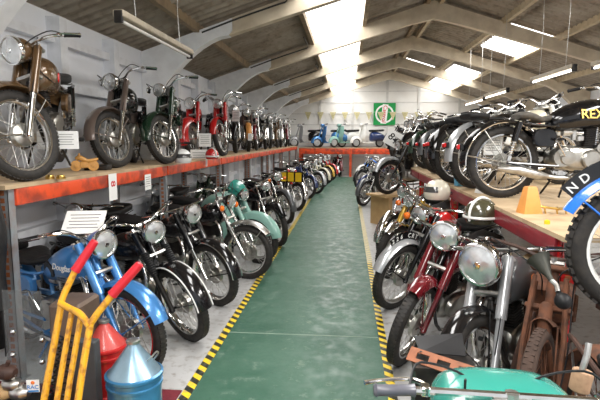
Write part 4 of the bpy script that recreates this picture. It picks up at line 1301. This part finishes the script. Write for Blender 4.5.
# ------------------------------------------------------------------ scooters on the far rack
def scooter(x, y, z, ang, pm, m2, label, s=1.0):
    root = empty('scooter', (x, y, z), R(ang), label, 'scooter', 'scooters on the far rack')
    r = .22
    for nm, cx in (('front_wheel', 0), ('rear_wheel', -1.18)):
        b = MB(); b.mat(rubber)
        b.rev([(math.sin(2 * PI * k / 8) * .045, r - .045 + math.cos(2 * PI * k / 8) * .045) for k in range(8)], c=(cx, 0, r), axis=(0, 1, 0), seg=24, close_prof=True)
        w_ = b.build(nm, root)
        b = MB(); b.mat(silverp); b.rev([(-.03, .001), (-.04, .06), (-.03, .14), (.03, .14), (.04, .06), (.03, .001)], c=(cx, 0, r), axis=(0, 1, 0), seg=20); b.build('hub', w_)
    b = MB(); guard_fn(r + .02, .15, R(-5), R(175), pm, .05, valance=.06)(b)
    b.build('front_mudguard', root, None, Matrix.Translation((0, 0, r)))
    b = MB(); b.mat(pm)
    # leg shield: curved sheet from column to floor
    rows = []
    for i in range(9):
        t = i / 8
        xx = -.22 - .16 * (1 - t) ** 2 * 0 - .22 * t * 0
        z_ = .95 - .72 * t
        x_ = -.30 + .12 * t - (.25 * max(0, t - .8) * 5) * .6
        hw = .18 + .08 * math.sin(PI * min(1, t * 1.1))
        rows.append([Vector((x_ - .09 * abs(u) ** 2, u * hw, z_)) for u in (-1, -.6, -.2, .2, .6, 1)] + [Vector((x_ - .012 - .09 * abs(u) ** 2, u * hw, z_)) for u in (1, .6, .2, -.2, -.6, -1)])
    b.rings(rows)
    b.build('leg_shield', root)
    b = MB(); b.mat(pm); b.rbox((-.85, -.17, .2), (-.28, .17, .25), .03); b.build('footboard', root)
    b = MB(); b.mat(m2)
    b.loft(dens([(-.68, 0, .45, .08, .12, .12, 3), (-.76, 0, .48, .17, .2, .2, 2.6), (-1.0, 0, .5, .23, .2, .22, 2.4), (-1.3, 0, .46, .2, .15, .18, 2.4), (-1.48, 0, .4, .09, .07, .08, 2.2)], 3), 18); b.build('side_cowl', root)
    b = MB(); b.mat(leather)
    b.loft(dens([(-.66, 0, .73, .06, .03, .03, 3), (-.7, 0, .74, .11, .05, .05, 4), (-1.0, 0, .75, .14, .05, .05, 4), (-1.32, 0, .77, .12, .05, .05, 4), (-1.36, 0, .77, .07, .02, .02, 3)], 2), 16); b.build('seat', root)
    b = MB(); b.mat(pm); b.tube([(0, 0, r), (-.05, .0, r + .15), (-.27, 0, .98)], [.03, .035, .03], 10); b.build('steering_column', root)
    b = MB(); b.mat(pm); b.loft([(-.16, 0, .98, .05, .04, .05, 2), (-.2, 0, .99, .1, .07, .07, 2.3), (-.32, 0, 1.0, .1, .05, .06, 2.4), (-.38, 0, 1.0, .05, .02, .02, 2)], 16)
    h = b.build('headlamp', root)
    b = MB(); b.mat(lensm); b.rev([(0, .062), (.012, .05), (.018, .001)], c=(-.175, 0, .99), axis=(1, 0, 0), seg=18); b.build('lens', h)
    b = MB(); b.mat(chrome); b.tube([(-.37, -.32, 1.04), (-.3, -.18, 1.03), (-.29, 0, 1.0), (-.3, .18, 1.03), (-.37, .32, 1.04)], .012, 8, smooth=3); hb = b.build('handlebar', root)
    for sy in (-1, 1):
        b = MB(); b.mat(grip_r); b.tube([(-.33, sy * .24, 1.036), (-.385, sy * .35, 1.042)], .019, 8); b.build('grip', hb)
    root.scale = (s, s, s)
    return root
for px, pm, m2, ang, lb in ((306, silverp, blackp, 200, 'silver and black scooter at the left of the far rack'),
                            (329, bluep, bluep, 200, 'sky blue scooter with black front on the far rack'),
                            (346, paleturq, whitep, 215, 'mint green scooter with pale side panels on the far rack'),
                            (368, whitep, navyp, 205, 'white scooter with dark blue cowl beside the green wall sign')):
    P = on_depth(px - 12, 146, 22.6)
    scooter(P.x, 22.6, 1.27, ang, pm, m2, lb)
LR(Vector((1.9, 22.6, 0)), 20, dict(paint=blackp, engine='single', d=0, lean=3), 'black motorcycle past the scooters under the green wall sign', group='scooters and motorcycles on the far rack', z=1.27)
# bikes on the floor below the far rack
for x, pm, lb in ((-.9, blackp, 'black motorcycle under the far rack left of its orange post'), (-.35, darkred, 'maroon motorcycle under the far rack beside its orange post')):
    bike(Vector((x, 22.0, 0)), -80, dict(paint=pm, engine='single', d=0, lean=3), lb, group='motorcycles under the far rack')

# ------------------------------------------------------------------ bunting and wall sign
penm = mat('cream_pennant', (.62, .56, .32), .8, dirt=.2)
inkg = mat('pennant_print', (.35, .3, .14), .8, dirt=0)
xs = [308, 320.5, 333, 345, 357, 369, 381, 393, 405, 418, 430]
bpts = []
for i, px in enumerate(xs):
    P = on_depth(px, 112 - 2.0 * 0, 23.4); bpts.append(P)
    root = tag(empty('bunting_pennant', P), 'cream pennant, %s on the string along the far wall' % ['first from the left', 'second from the left', 'third from the left', 'fourth from the left', 'fifth from the left', 'just left of the green sign', 'hanging before the green sign', 'just right of the green sign', 'fourth from the right end', 'third from the right end', 'second from the right end'][i], 'bunting', 'pennants on the far wall')
    b = MB(); b.mat(penm)
    b.rings([[Vector((-.15, y, 0)), Vector((.15, y, 0)), Vector((0, y, -.38))] for y in (-.003, .003)])
    b.build('pennant_cloth', root, None, None)
    b = MB(); b.mat(inkg); b.rev([(0, .055), (.002, .045)], c=(0, -.006, -.12), axis=(0, -1, 0), seg=12, close_prof=False); b.build('printed_badge', root)
b = MB(); b.mat(whitep); b.tube([bpts[0] + Vector((-.4, 0, .06))] + bpts + [bpts[-1] + Vector((.3, 0, .05))], .006, 5)
tag(b.build('bunting_string'), 'thin white string carrying the cream pennants across the far wall', 'string')
c = on_depth(384.5, 114, 23.5)
sg = empty('wall_sign', c, 0, 'square green sign with white ring and red lettering on the far wall', 'sign')
grn = mat('sign_green', (.0, .30, .06), .4, dirt=.05); wht = mat('sign_white', (.9, .9, .88), .5, dirt=.02); sred = mat('sign_red', (.7, .02, .04), .5, dirt=.02)
b = MB(); b.mat(grn); b.box((-.5, 0, -.5), (.5, .02, .5)); b.build('sign_board', sg)
b = MB(); b.mat(wht); b.rev([(.003, .34), (.003, .42), (0, .42)], axis=(0, -1, 0), seg=40)
b.rev([(.002, .34), (.002, .42)], axis=(0, -1, 0), seg=40)
b.box((-.13, -.006, -.44), (.13, -.001, .44), Matrix.Rotation(R(6), 4, 'Y')); b.build('emblem', sg)
me = text_mesh('Castrol', .26, sred, .002)
link('lettering', me, sg, Matrix.Translation((0, -.009, 0)) @ Matrix.Rotation(R(6), 4, 'Y') @ frame_M((0, 0, 0), (0, 0, -1), (1, 0, 0)))

# ------------------------------------------------------------------ paper notices
def notice(P, w, h, rz, rx, label, lines=(), hang=True):
    root = empty('paper_notice', P, R(rz), label, 'notice', 'paper notices on the motorcycles')
    b = MB(); b.mat(paperm); b.box((-w / 2, -.001, -h / 2), (w / 2, .001, h / 2)); 
    T = Matrix.Rotation(R(rx), 4, 'X')
    b.build('paper_sheet', root, None, T)
    if not lines or lines[0][0] in ('rows',):
        for r_ in range(5):
            b = MB(); b.mat(inkm); zz = h * (.3 - .14 * r_); ww = w * (.34 if r_ % 2 else .38)
            b.box((-ww, -.0018, zz), (ww, -.001, zz + h * .025)); b.build('printed_line', root, None, T)
        lines = ()
    for i, (t, sz, m_, dx, dz, rot) in enumerate(lines):
        link('lettering', text_mesh(t, sz, m_, .0003), root, T @ Matrix.Translation((dx, -.0022, dz)) @ Matrix.Rotation(R(rot), 4, 'Y') @ Matrix.Rotation(R(90), 4, 'X'))
    return root
def at_d(px, py, y): return on_depth(px, py, y)
def beam_pt(px, py):
    d = ray(px, py); t = (XL + .012 - EYE.x) / d.x
    return EYE + d * t
P = beam_pt(113, 187); notice(P, .16, .25, 90, 0, 'narrow paper strip with red number on the orange beam', [('8', .12, inkred, 0, .03, 90)])
P = beam_pt(148, 182); notice(P, .17, .17, 90, 0, 'small square paper on the orange beam, second from the camera')
P = on_depth(58, 140, 3.75); notice(P, .3, .14, 20, 0, 'white paper card tied to the bronze brown motorcycle')
P = beam_pt(201, 160)
for px, py, y, w, h, rz, lb in ((205, 140, 8.2, .2, .22, 15, 'white notice on the wheel of the bright red motorcycle'), (199, 158, 7.6, .26, .26, 10, 'larger white notice leaning in front of the red motorcycles'), (217, 146, 8.7, .16, .3, -8, 'white notice beside the second red motorcycle'), (236, 116, 9.3, .16, .2, -20, 'small white card hanging from the handlebars on the rack'), (250, 137, 9.8, .08, .14, 0, 'tiny paper tag on a black motorcycle halfway along the rack')):
    notice(on_depth(px, py, y), w, h, rz, -4, lb)
P = on_depth(393, 138.5, 10.0); notice(P, .3, .3, 0, 0, 'tilted white card with a black number among the right motorcycles', [('84', .2, inkm, 0, 0, 20)]).rotation_euler = (0, R(28), 0)
P = on_depth(493, 146, 4.9); notice(P, .17, .17, 0, 0, 'white paper card on the rear mudguard of the lettered tank motorcycle')
P = on_depth(84, 222, 3.62); q = notice(P, .3, .24, 12, -52, 'white paper sheet lying on the blue motorcycle')

# ------------------------------------------------------------------ left foreground
# yellow sack barrow
yb = mat('chipped_yellow_paint', (.80, .40, .015), .4, coat=.4, dirt=.8, scale=22, dcol=(.35, .13, .02), sharp=.15)
rg = mat('red_sleeve', (.62, .015, .03), .35, coat=.3, dirt=.15)
root = empty('sack_barrow', (-1.5, 2.4, 0), 0, 'yellow tubular sack barrow with red handle sleeves', 'barrow')
O = Vector((1.5, -2.4, 0))
def D(px, py, y): return on_depth(px, py, y) + O
la = [D(95, 241, 2.66), D(75, 271, 2.6)]; lb_ = [D(75, 271, 2.6), D(63, 297, 2.55), D(60, 312, 2.52), D(44, 400, 2.36), D(34, 470, 2.25)]
ra = [D(140, 264, 2.5), D(112, 295, 2.45)]; rb_ = [D(112, 295, 2.45), D(93, 320, 2.4), D(89, 332, 2.38), D(78, 400, 2.28), D(70, 470, 2.2)]
b = MB(); b.mat(yb); b.tube(lb_, .019, 10, smooth=5); b.build('side_tube', root)
b = MB(); b.mat(yb); b.tube(rb_, .019, 10, smooth=5); b.build('side_tube', root)
for q in (la, ra):
    b = MB(); b.mat(rg); dd = (q[0] - q[1]).normalized(); b.tube([q[0] + dd * .005, q[0], q[0] - dd * .02, q[1] + dd * .02, q[1], q[1] - dd * .003], [.012, .022, .024, .026, .028, .02], 12); b.build('handle_grip', root)
b = MB(); b.mat(yb); b.tube([D(60, 303, 2.52), D(69, 308, 2.49), D(80, 314, 2.44), D(90, 327, 2.38)], .018, 10, smooth=5); b.build('cross_tube', root)
b = MB(); b.mat(yb); b.tube([D(72, 311, 2.49), D(57, 400, 2.34), D(50, 460, 2.25)], .016, 10, smooth=4); b.build('centre_tube', root)
b = MB(); b.mat(yb); b.tube([D(81, 316, 2.45), D(67, 400, 2.3), D(60, 460, 2.22)], .016, 10, smooth=4); b.build('centre_tube', root)
b = MB(); b.mat(yb); b.box((-.26, -.5, 0), (.4, -.02, .02)); b.build('toe_plate', root)
# coil springs behind the barrow
for px, lbx in ((55, 'black coil spring behind the barrow, nearer its left tube'), (70, 'black coil spring behind the barrow, nearer its right tube')):
    b = MB(); b.mat(darkm)
    p0 = on_depth(px - 8, 398, 2.62); p1 = on_depth(px + 4, 335, 2.7)
    ax = (p1 - p0).normalized(); u = ax.orthogonal().normalized(); v_ = ax.cross(u)
    n = 120
    b.tube([p0 + (p1 - p0) * i / n + (u * math.cos(i * .55) + v_ * math.sin(i * .55)) * .026 for i in range(n + 1)], .006, 5)
    tag(b.build('coil_spring'), lbx, 'spring', 'coil springs')
# crate under the springs + grey board behind
root = empty('grey_board', (-1.66, 2.72, 0), 0, 'dark grey board standing behind the yellow barrow', 'board')
b = MB(); b.mat(mat('dark_board', (.06, .065, .07), .6, dirt=.3)); b.rbox((.06, -.05, 0), (.2, .02, .47), .01); b.build('board', root)
root = empty('tin_box', (-1.66, 2.72, 0), 0, 'brown tin box behind the yellow barrow in front of the blue motorcycle', 'box')
b = MB(); b.mat(mat('tin_box', (.16, .11, .08), .5, .3, dirt=.6)); b.rbox((-.14, .04, .0), (.07, .3, .66), .03); b.build('box_body', root)
# cans
def can(px, pyt, y, r, h, hc, m1, mcap, label, handle=True):
    P = on_depth(px, pyt, y); z = P.z
    root = empty('fuel_can', (P.x, y, 0), 0, label, 'fuel can')
    zb = z - hc
    b = MB(); b.mat(m1)
    b.rev([(0, .001), (0, r), (.02, r), (.024, r + .006), (.034, r + .006), (.04, r), (zb - .06, r), (zb - .055, r + .008), (zb - .04, r + .008), (zb - .035, r), (zb - .01, r), (zb, r + .012), (zb + .014, r + .012), (zb + .02, r * .99)], seg=40); b.build('can_body', root)
    b = MB(); b.mat(mcap)
    b.rev([(zb + .016, r * .99), (zb + hc * .9, r * .22), (z, r * .2)], seg=40)
    b.build('cone_top', root)
    b = MB(); b.mat(zinc)
    b.rev([(z - .01, r * .2), (z - .008, r * .26), (z + .008, r * .26), (z + .012, r * .2), (z + .013, .001)], seg=24); b.build('cap', root)
    if handle:
        b = MB(); b.mat(zinc)
        b.tube([(r * .55, -.02, zb + hc * .45), (r * .8, -.03, zb + hc * .62), (r * .95, -.02, zb + hc * .75), (r * .92, .02, zb + hc * .62), (r * .7, .03, zb + hc * .4)], .005, 6, smooth=4); b.build('wire_handle', root)
    return root
can(133, 341, 2.66, .152, 0, .20, mat('blue_can_paint', (.06, .26, .50), .3, .5, coat=.5, dirt=.4, dcol=(.02, .09, .2)), mat('pale_blue_can_top', (.30, .46, .58), .32, .6, coat=.4, dirt=.5), 'metallic blue can with a pale cone top and wire handle')
can(104, 321, 2.95, .13, 0, .17, mat('red_can_paint', (.55, .02, .02), .35, coat=.4, dirt=.3), mat('red_can_top', (.60, .07, .06), .4, coat=.3, dirt=.4), 'red cone topped can behind the blue can', False)
# small badge
P = on_depth(33, 386, 2.5)
root = empty('motoring_badge', P, R(10), 'small white square card with blue RAC letters low on the left', 'badge')
b = MB(); b.mat(wht); b.box((-.034, -.002, -.036), (.034, .002, .036)); b.build('card', root)
b = MB(); b.mat(bluepl); b.box((-.03, -.003, -.034), (.03, -.002, -.024)); b.build('blue_band', root)
link('lettering', text_mesh('RAC', .032, bluepl, .0004), root, Matrix.Translation((0, -.004, -.006)) @ Matrix.Rotation(R(90), 4, 'X'))
b = MB(); b.mat(orangel); b.rev([(0, .011), (.002, .009), (.003, .001)], c=(0, -.002, .02), axis=(0, -1, 0), seg=14); b.build('orange_emblem', root)
# black jacket hanging on the post
def cloth(fn, nu, nv, th=.012):
    b = MB(); b.mat(leather)
    rows = []
    for i in range(nu + 1):
        fr = [fn(i / nu, j / nv) for j in range(nv + 1)]
        rows.append(fr + [p + Vector((0, th, 0)) for p in fr[::-1]])
    b.rings(rows)
    return b
pj = on_depth(-30, 175, 2.9)
root = empty('hanging_jacket', (pj.x, 2.9, pj.z), 0, 'black leather jacket hanging at the left edge of the photo', 'jacket')
b = cloth(lambda u, v: Vector(((v - .5) * (.22 + .14 * u) + .0 + .012 * math.sin(u * 9 + v * 5), .05 * math.sin(v * 14 + u * 3) * (.3 + u), -1.15 * u)), 26, 26)
b.build('jacket_body', root)
b = MB(); b.mat(leather); b.tube([(.1, -.02, -.06), (.17, -.04, -.35), (.16, -.05, -.62), (.19, -.06, -.84)], [.06, .065, .055, .05], 14, smooth=6); b.build('sleeve', root)
b = MB(); b.mat(zinc); b.tube([(.0, 0, .02), (.0, 0, .1), (.03, .0, .13), (.05, .0, .1)], .004, 6, smooth=4); b.tube([(-.16, 0, -.03), (0, 0, .03), (.16, 0, -.03)], .005, 6); b.build('hanger', root)
# perspex screen
pm_ = bpy.data.materials.new('perspex'); pm_.use_nodes = True
nt = pm_.node_tree; bs = nt.nodes['Principled BSDF']; out = nt.nodes['Material Output']
tr = nt.nodes.new('ShaderNodeBsdfTransparent'); tr.inputs[0].default_value = (.86, .88, .88, 1)
bs.inputs['Roughness'].default_value = .12; bs.inputs['Base Color'].default_value = (.35, .36, .36, 1)
mxs = nt.nodes.new('ShaderNodeMixShader'); mxs.inputs[0].default_value = .14
nt.links.new(tr.outputs[0], mxs.inputs[1]); nt.links.new(bs.outputs[0], mxs.inputs[2]); nt.links.new(mxs.outputs[0], out.inputs[0])
px0 = on_depth(2, 290, 2.75); px1 = on_depth(48, 400, 2.75)
root = empty('perspex_screen', ((px0.x + px1.x) / 2, 2.75, 0), 0, 'grey tinted clear plastic screen with bolts before the slotted post', 'screen')
W = px1.x - px0.x
b = MB(); b.mat(pm_); b.box((-W / 2, -.003, 0), (W / 2, .003, px0.z)); b.build('clear_sheet', root)
for px, py in ((13, 332), (13, 355), (42, 340), (42, 362)):
    q = on_depth(px, py, 2.74) - Vector(root.location)
    b = MB(); b.mat(chrome); b.rev([(-.01, .001), (-.01, .016), (.004, .016), (.012, .009), (.014, .001)], c=tuple(q), axis=(0, -1, 0), seg=12); b.build('bolt', root)
# bits on the floor at the bottom left: a heap of castings
for i, (px, py, r) in enumerate(((6, 372, .05), (12, 384, .045), (20, 392, .05), (3, 392, .05))):
    P = on_depth(px, py, 2.5)
    b = MB(); b.mat((rustdark, alloy, zinc, wood)[i])
    b.loft([(-r * 1.2, 0, 0, r * .4, r * .4, r * .4, 2), (-r * .6, 0, 0, r * .9, r * .8, r * .7, 2.6), (r * .5, 0, 0, r, r * .7, r * .8, 2.4), (r * 1.1, 0, 0, r * .5, r * .4, r * .5, 2.2)], 12)
    b.tube([(0, 0, r * .4), (r * .4, 0, r * 1.3)], r * .25, 8)
    o = b.build('engine_casting'); o.location = P
    tag(o, ['dark rusty', 'pale alloy', 'dull steel', 'tan coloured'][i] + ' metal casting in the small heap at the lower left corner', 'casting', 'castings in the lower left corner')
b = MB(); b.mat(darkm); b.box((-2.35, 2.3, 0), (-1.72, 2.66, on_depth(10, 398, 2.5).z - .05)); tag(b.build('storage_crate'), 'dark crate carrying the heap of castings at the lower left', 'crate')

# ------------------------------------------------------------------ things on the left rack
P = on_level(85, 171, HL)
root = empty('wooden_toy_motorcycle', P, R(-150), 'small carved wooden toy motorcycle on the left rack', 'wooden toy')
tw_ = mat('toy_wood', (.60, .30, .07), .45, coat=.3, dirt=.4, scale=20)
for x in (-.075, .075):
    b = MB(); b.mat(tw_); b.rev([(-.015, .001), (-.015, .05), (.015, .05), (.015, .001)], c=(x, 0, .05), axis=(0, 1, 0), seg=18); b.rev([(.015, .018), (.022, .016), (.023, .001)], c=(x, 0, .05), axis=(0, 1, 0), seg=12); b.build('wheel', root)
b = MB(); b.mat(tw_); b.loft(dens([(-.12, 0, .11, .01, .01, .01, 2), (-.1, 0, .11, .022, .015, .02, 2.4), (-.03, 0, .1, .025, .012, .03, 2.4), (.02, 0, .12, .03, .025, .03, 2.2), (.06, 0, .125, .02, .02, .02, 2.2), (.08, 0, .12, .008, .008, .008, 2)], 2), 12)
b.rbox((-.03, -.02, .03), (.04, .02, .09), .01); b.tube([(.075, 0, .05), (.045, 0, .16)], .008, 8); b.tube([(.04, -.05, .16), (.045, 0, .16), (.04, .05, .16)], .007, 8); b.tube([(-.075, 0, .05), (-.09, 0, .11)], .01, 6); b.build('body', root)
for px, lbx in ((50, 'round brass bush on the left rack below the big wheel, left of the pair'), (61, 'round brass bush on the left rack below the big wheel, right of the pair')):
    P = on_level(px, 179, HL)
    b = MB(); b.mat(brass); b.rev([(0, .001), (0, .034), (.018, .034), (.02, .03), (.03, .028), (.034, .001)], seg=24); o = b.build('brass_bush'); o.location = P
    tag(o, lbx, 'bush', 'brass bushes')
for px, py, y, pm, lbx in ((183, 154, 7.3, whitep, 'white open face helmet on the left rack by the large notice'), (209, 152, 8.1, whitep, 'white helmet with a red stripe below the second red motorcycle'),):
    pass
def helmet(P, r, rz, shell, label, visor=True, stripe=None):
    root = empty('crash_helmet', P, R(rz), label, 'helmet', 'crash helmets')
    b = MB(); b.mat(shell)
    rings = []
    for i in range(13):
        t = i / 12
        a = -.62 + (PI / 2 + .6) * t
        rr = r * math.cos(a); zz = r * 1.0 + r * math.sin(a) * (1.02)
        rings.append([Vector((math.cos(2 * PI * k / 28) * rr * (1.12 if math.cos(2 * PI * k / 28) > 0 and visor and t < .5 else 1.06), math.sin(2 * PI * k / 28) * rr, max(zz - r * .42, 0))) for k in range(28)])
    b.rings(rings); b.build('helmet_shell', root)
    if visor:
        b = MB(); b.mat(mat('smoked_visor', (.05, .05, .05), .1, coat=.8, dirt=.1))
        rows = []
        for i in range(5):
            a = .02 + .5 * i / 4
            rows.append([Vector((math.cos(q) * r * math.cos(a) * 1.13 * 1.0, math.sin(q) * r * math.cos(a) * 1.04, r * .58 + r * math.sin(a) * .95)) for q in [R(-62 + 124 * k / 14) for k in range(15)]])
        rr_ = [row + [p * 1.0 + Vector((-.012, 0, 0)) for p in row[::-1]] for row in rows]
        b.rings(rr_); b.build('visor', root)
    if stripe:
        b = MB(); b.mat(stripe)
        b.tube([(r * 1.1 * math.cos(a), 0, r * .58 + r * 1.05 * math.sin(a)) for a in [R(-20 + 220 * k / 20) for k in range(21)]], .012, 6)
        b.tube([(r * 1.08 * math.cos(a), r * 1.02 * math.sin(a), r * .42) for a in [2 * PI * k / 28 for k in range(28)]], .013, 6, close=True, cap=False)
        b.build('white_stripe', root)
    return root
P = on_level(183, 163, HL); helmet(P, .11, -60, whitep, 'plain white helmet with dark visor at the foot of the red motorcycles on the rack')
P = on_level(212, 159, HL); helmet(P, .1, -40, redp, 'red and white helmet at the foot of the second red motorcycle', False, whitep)
b = MB(); b.mat(whitep); b.rbox((-.2, -.15, 0), (.2, .15, .3), .04); o = b.build('pannier_box'); o.location = on_level(141, 161, HL) + Vector((-.12, .4, 0)); tag(o, 'white pannier box between the taupe and the dark green motorcycles on the rack', 'pannier')
b = MB(); b.mat(darkm); b.rbox((-.12, -.06, 0), (.12, .06, .05), .015); o = b.build('tool_tray'); o.location = on_level(98, 170, HL); tag(o, 'flat black tray beside the wooden toy on the left rack', 'tray')

# ------------------------------------------------------------------ right side: helmets, shelf clutter
P = on_depth(437, 199, 5.35); helmet(P, .13, 200, mat('ivory_helmet', (.72, .68, .56), .25, coat=.8, dirt=.1), 'ivory full face helmet with smoked visor above the red tank', True)
P = on_depth(481, 223, 4.35); helmet(P, .135, 215, mat('olive_helmet', (.06, .055, .03), .2, coat=.9, dirt=.1), 'dark olive open helmet with white stripes', False, whitep)
def shelf_item(name, px, py, fn, label, cat, rz=0, z=None, group=None):
    P = on_level(px, py, z if z is not None else HR)
    b = MB(); fn(b)
    o = b.build(name); o.location = P; o.rotation_euler = (0, 0, R(rz))
    return tag(o, label, cat, group)
def f_cloth(b):
    b.mat(mat('denim_cloth', (.03, .12, .3), .8, dirt=.4)); b.loft(dens([(-.16, 0, .03, .05, .02, .02, 2.5), (-.12, 0, .035, .1, .035, .03, 2.6), (0, .01, .03, .12, .05, .03, 2.6), (.12, 0, .03, .1, .03, .03, 2.6), (.17, 0, .025, .05, .02, .02, 2.4)], 2), 16)
shelf_item('folded_cloth', 441, 173, f_cloth, 'crumpled dark blue cloth on the right rack behind the ivory helmet', 'cloth', 10)
shelf_item('parts_tin', 462, 186, lambda b: (b.mat(mat('light_blue_tin', (.12, .42, .65), .4, coat=.3)), b.rbox((-.08, -.05, 0), (.08, .05, .085), .01), b.rbox((-.083, -.053, .07), (.083, .053, .09), .008)), 'light blue tin on the right rack', 'tin', 12)
shelf_item('parts_tin', 474, 188, lambda b: (b.mat(redp), b.rbox((-.045, -.04, 0), (.045, .04, .06), .008), b.mat(yelpl), b.rbox((-.02, -.02, .06), (.02, .02, .075), .006)), 'small red tin with yellow lid beside the light blue tin', 'tin', 0)
shelf_item('paper_tent_card', 481, 193, lambda b: (b.mat(paperm), b.rings([[Vector((-.045, y, 0)), Vector((.045, y, 0)), Vector((0, y, .12))] for y in (-.05, .05)])), 'folded white tent card standing by the small red tin', 'card', 20)
def f_blk(b):
    b.mat(orangewood)
    b.rings([[Vector((sx * w, sy * w * .8, z)) for sx, sy in ((-1, -1), (1, -1), (1, 1), (-1, 1))] for w, z in ((.072, 0), (.07, .012), (.038, .19), (.03, .2))])
shelf_item('wooden_stand', 529, 213, f_blk, 'tapered orange wooden axle stand under the exhaust of the lettered motorcycle', 'stand', 12)
def f_br(b):
    b.mat(brass); b.tube([(-.14, 0, .06), (-.06, .01, .045), (.02, 0, .04), (.1, .0, .045), (.13, 0, .06)], .009, 8, smooth=4)
    for x in (-.08, 0, .06): b.tube([(x, 0, .04), (x + .01, 0, .0)], .006, 6)
    b.tube([(.0, -.06, .04), (.02, .06, .045)], .007, 6)
    b.rev([(0, .02), (.03, .02), (.034, .001)], c=(.1, 0, .04), axis=(0, 0, 1), seg=12)
shelf_item('brass_fitting', 556, 214, f_br, 'brass pipe fitting lying next to the orange wooden stand', 'fitting', -10)
shelf_item('screw_cap', 547, 224, lambda b: (b.mat(yelpl), b.rev([(0, .001), (0, .018), (.022, .018), (.026, .012), (.03, .001)], seg=18)), 'small yellow plastic cap at the rack edge', 'cap')
# horn with rubber bulb on the rusty bars
P = on_depth(553, 283, 2.45)
root = empty('bulb_horn', P, 0, 'black bulb horn with flared bell on the rusty handlebars', 'horn')
a = on_depth(540, 262, 2.55) - P; c_ = on_depth(563, 301, 2.4) - P
ax = (a - c_).normalized()
hb_ = mat('dull_black_horn', (.05, .05, .04), .4, .3, dirt=.5)
b = MB(); b.mat(hb_); b.rev([(.0, .012), (.03, .016), (.06, .028), (.10, .044), (.125, .056), (.13, .06), (.128, .054), (.10, .038)], c=tuple(a * .12), axis=tuple(ax), seg=24); b.build('horn_bell', root)
b = MB(); b.mat(zinc); b.tube([tuple(a * .15), (0.015, 0, -.01), tuple(c_ * .5)], .012, 8, smooth=4); b.build('horn_tube', root)
b = MB(); b.mat(grip_r)
b.rev([(-.04, .001), (-.036, .018), (-.02, .034), (0, .04), (.02, .034), (.036, .018), (.045, .01)], c=tuple(c_), axis=tuple(ax), seg=20); b.build('rubber_bulb', root)
# plank and black panel in front of the silver forked machine
root = empty('slotted_plank', on_depth(440, 362, 2.02), 0, 'rust orange slotted metal strip above the turquoise cowl', 'metal strip')
p0 = on_depth(409, 353, 2.1) - root.location; p1 = on_depth(472, 374, 1.95) - root.location
pm2 = mat('rust_orange_strip', (.30, .10, .04), .6, dirt=.6, scale=18)
dv = (p1 - p0).normalized(); L = (p1 - p0).length
Mx = frame_M((p0 + p1) / 2, dv, Vector((0, .8, .6)))
b = MB(); b.mat(pm2)
for k in range(3):
    x0 = -L / 2 + L * k / 3
    b.box((x0, -.032, -.004), (x0 + L * .13, .032, .004), Mx); b.box((x0 + L * .13, -.032, -.004), (x0 + L / 3, -.014, .004), Mx); b.box((x0 + L * .13, .014, -.004), (x0 + L / 3, .032, .004), Mx)
b.build('strip', root)
root2 = empty('rear_number_plate', on_depth(448, 345, 2.12), 0, 'worn black metal plate resting behind the slotted rusty strip', 'plate')
q = [on_depth(x, y, d_) - root2.location for x, y, d_ in ((414, 336, 2.2), (462, 333, 2.2), (466, 356, 2.08), (420, 352, 2.08))]
b = MB(); b.mat(mat('worn_black_plate', (.03, .03, .032), .35, .4, dirt=.5)); b.rings([[Vector(v) for v in q], [Vector(v) + Vector((0, .006, -.006)) for v in q]]); b.build('metal_plate', root2)
b = MB(); b.mat(darkm)
m_ = (q[2] + q[3]) / 2
b.box((m_.x - .12, m_.y - .06, -root2.location.z), (m_.x + .12, m_.y + .06, m_.z - .05)); 
b.box((m_.x - .13, m_.y - .07, m_.z - .05), (m_.x + .13, m_.y + .07, m_.z - .035)); o = b.build('support_crate'); o.location = root2.location; tag(o, 'dark crate under the worn black metal plate', 'crate')
# cork handled object on the right
P = on_depth(581, 381, 1.55)
root = empty('cork_mallet', P, 0, 'short cork cylinder on a metal rod beside the grey handlebar sleeve', 'mallet')
b = MB(); b.mat(mat('cork', (.36, .22, .13), .8, dirt=.5, scale=50)); b.rev([(-.032, .001), (-.032, .026), (-.028, .03), (.03, .031), (.034, .028), (.034, .001)], axis=(.15, 0, 1), seg=22); b.build('cork_head', root)
b = MB(); b.mat(zinc); b.tube([(0, 0, .03), (.012, .0, .085), (.02, .01, .12)], .01, 8); b.build('metal_rod', root)
# red seat cloth etc. yellow number board on left row
P = on_depth(291, 177, 11.2)
root = empty('number_board', P, R(-20), 'yellow and black panel on the motorcycle at the middle of the left row', 'panel')
b = MB(); b.mat(blackp); b.box((-.3, 0, -.12), (.3, .02, .12)); b.build('board', root)
for k in range(3):
    b = MB(); b.mat(yelpl); b.box((-.27 + k * .19, -.004, -.1), (-.12 + k * .19, 0, .1)); b.build('yellow_stripe', root)
# turquoise fairing of the fifth machine
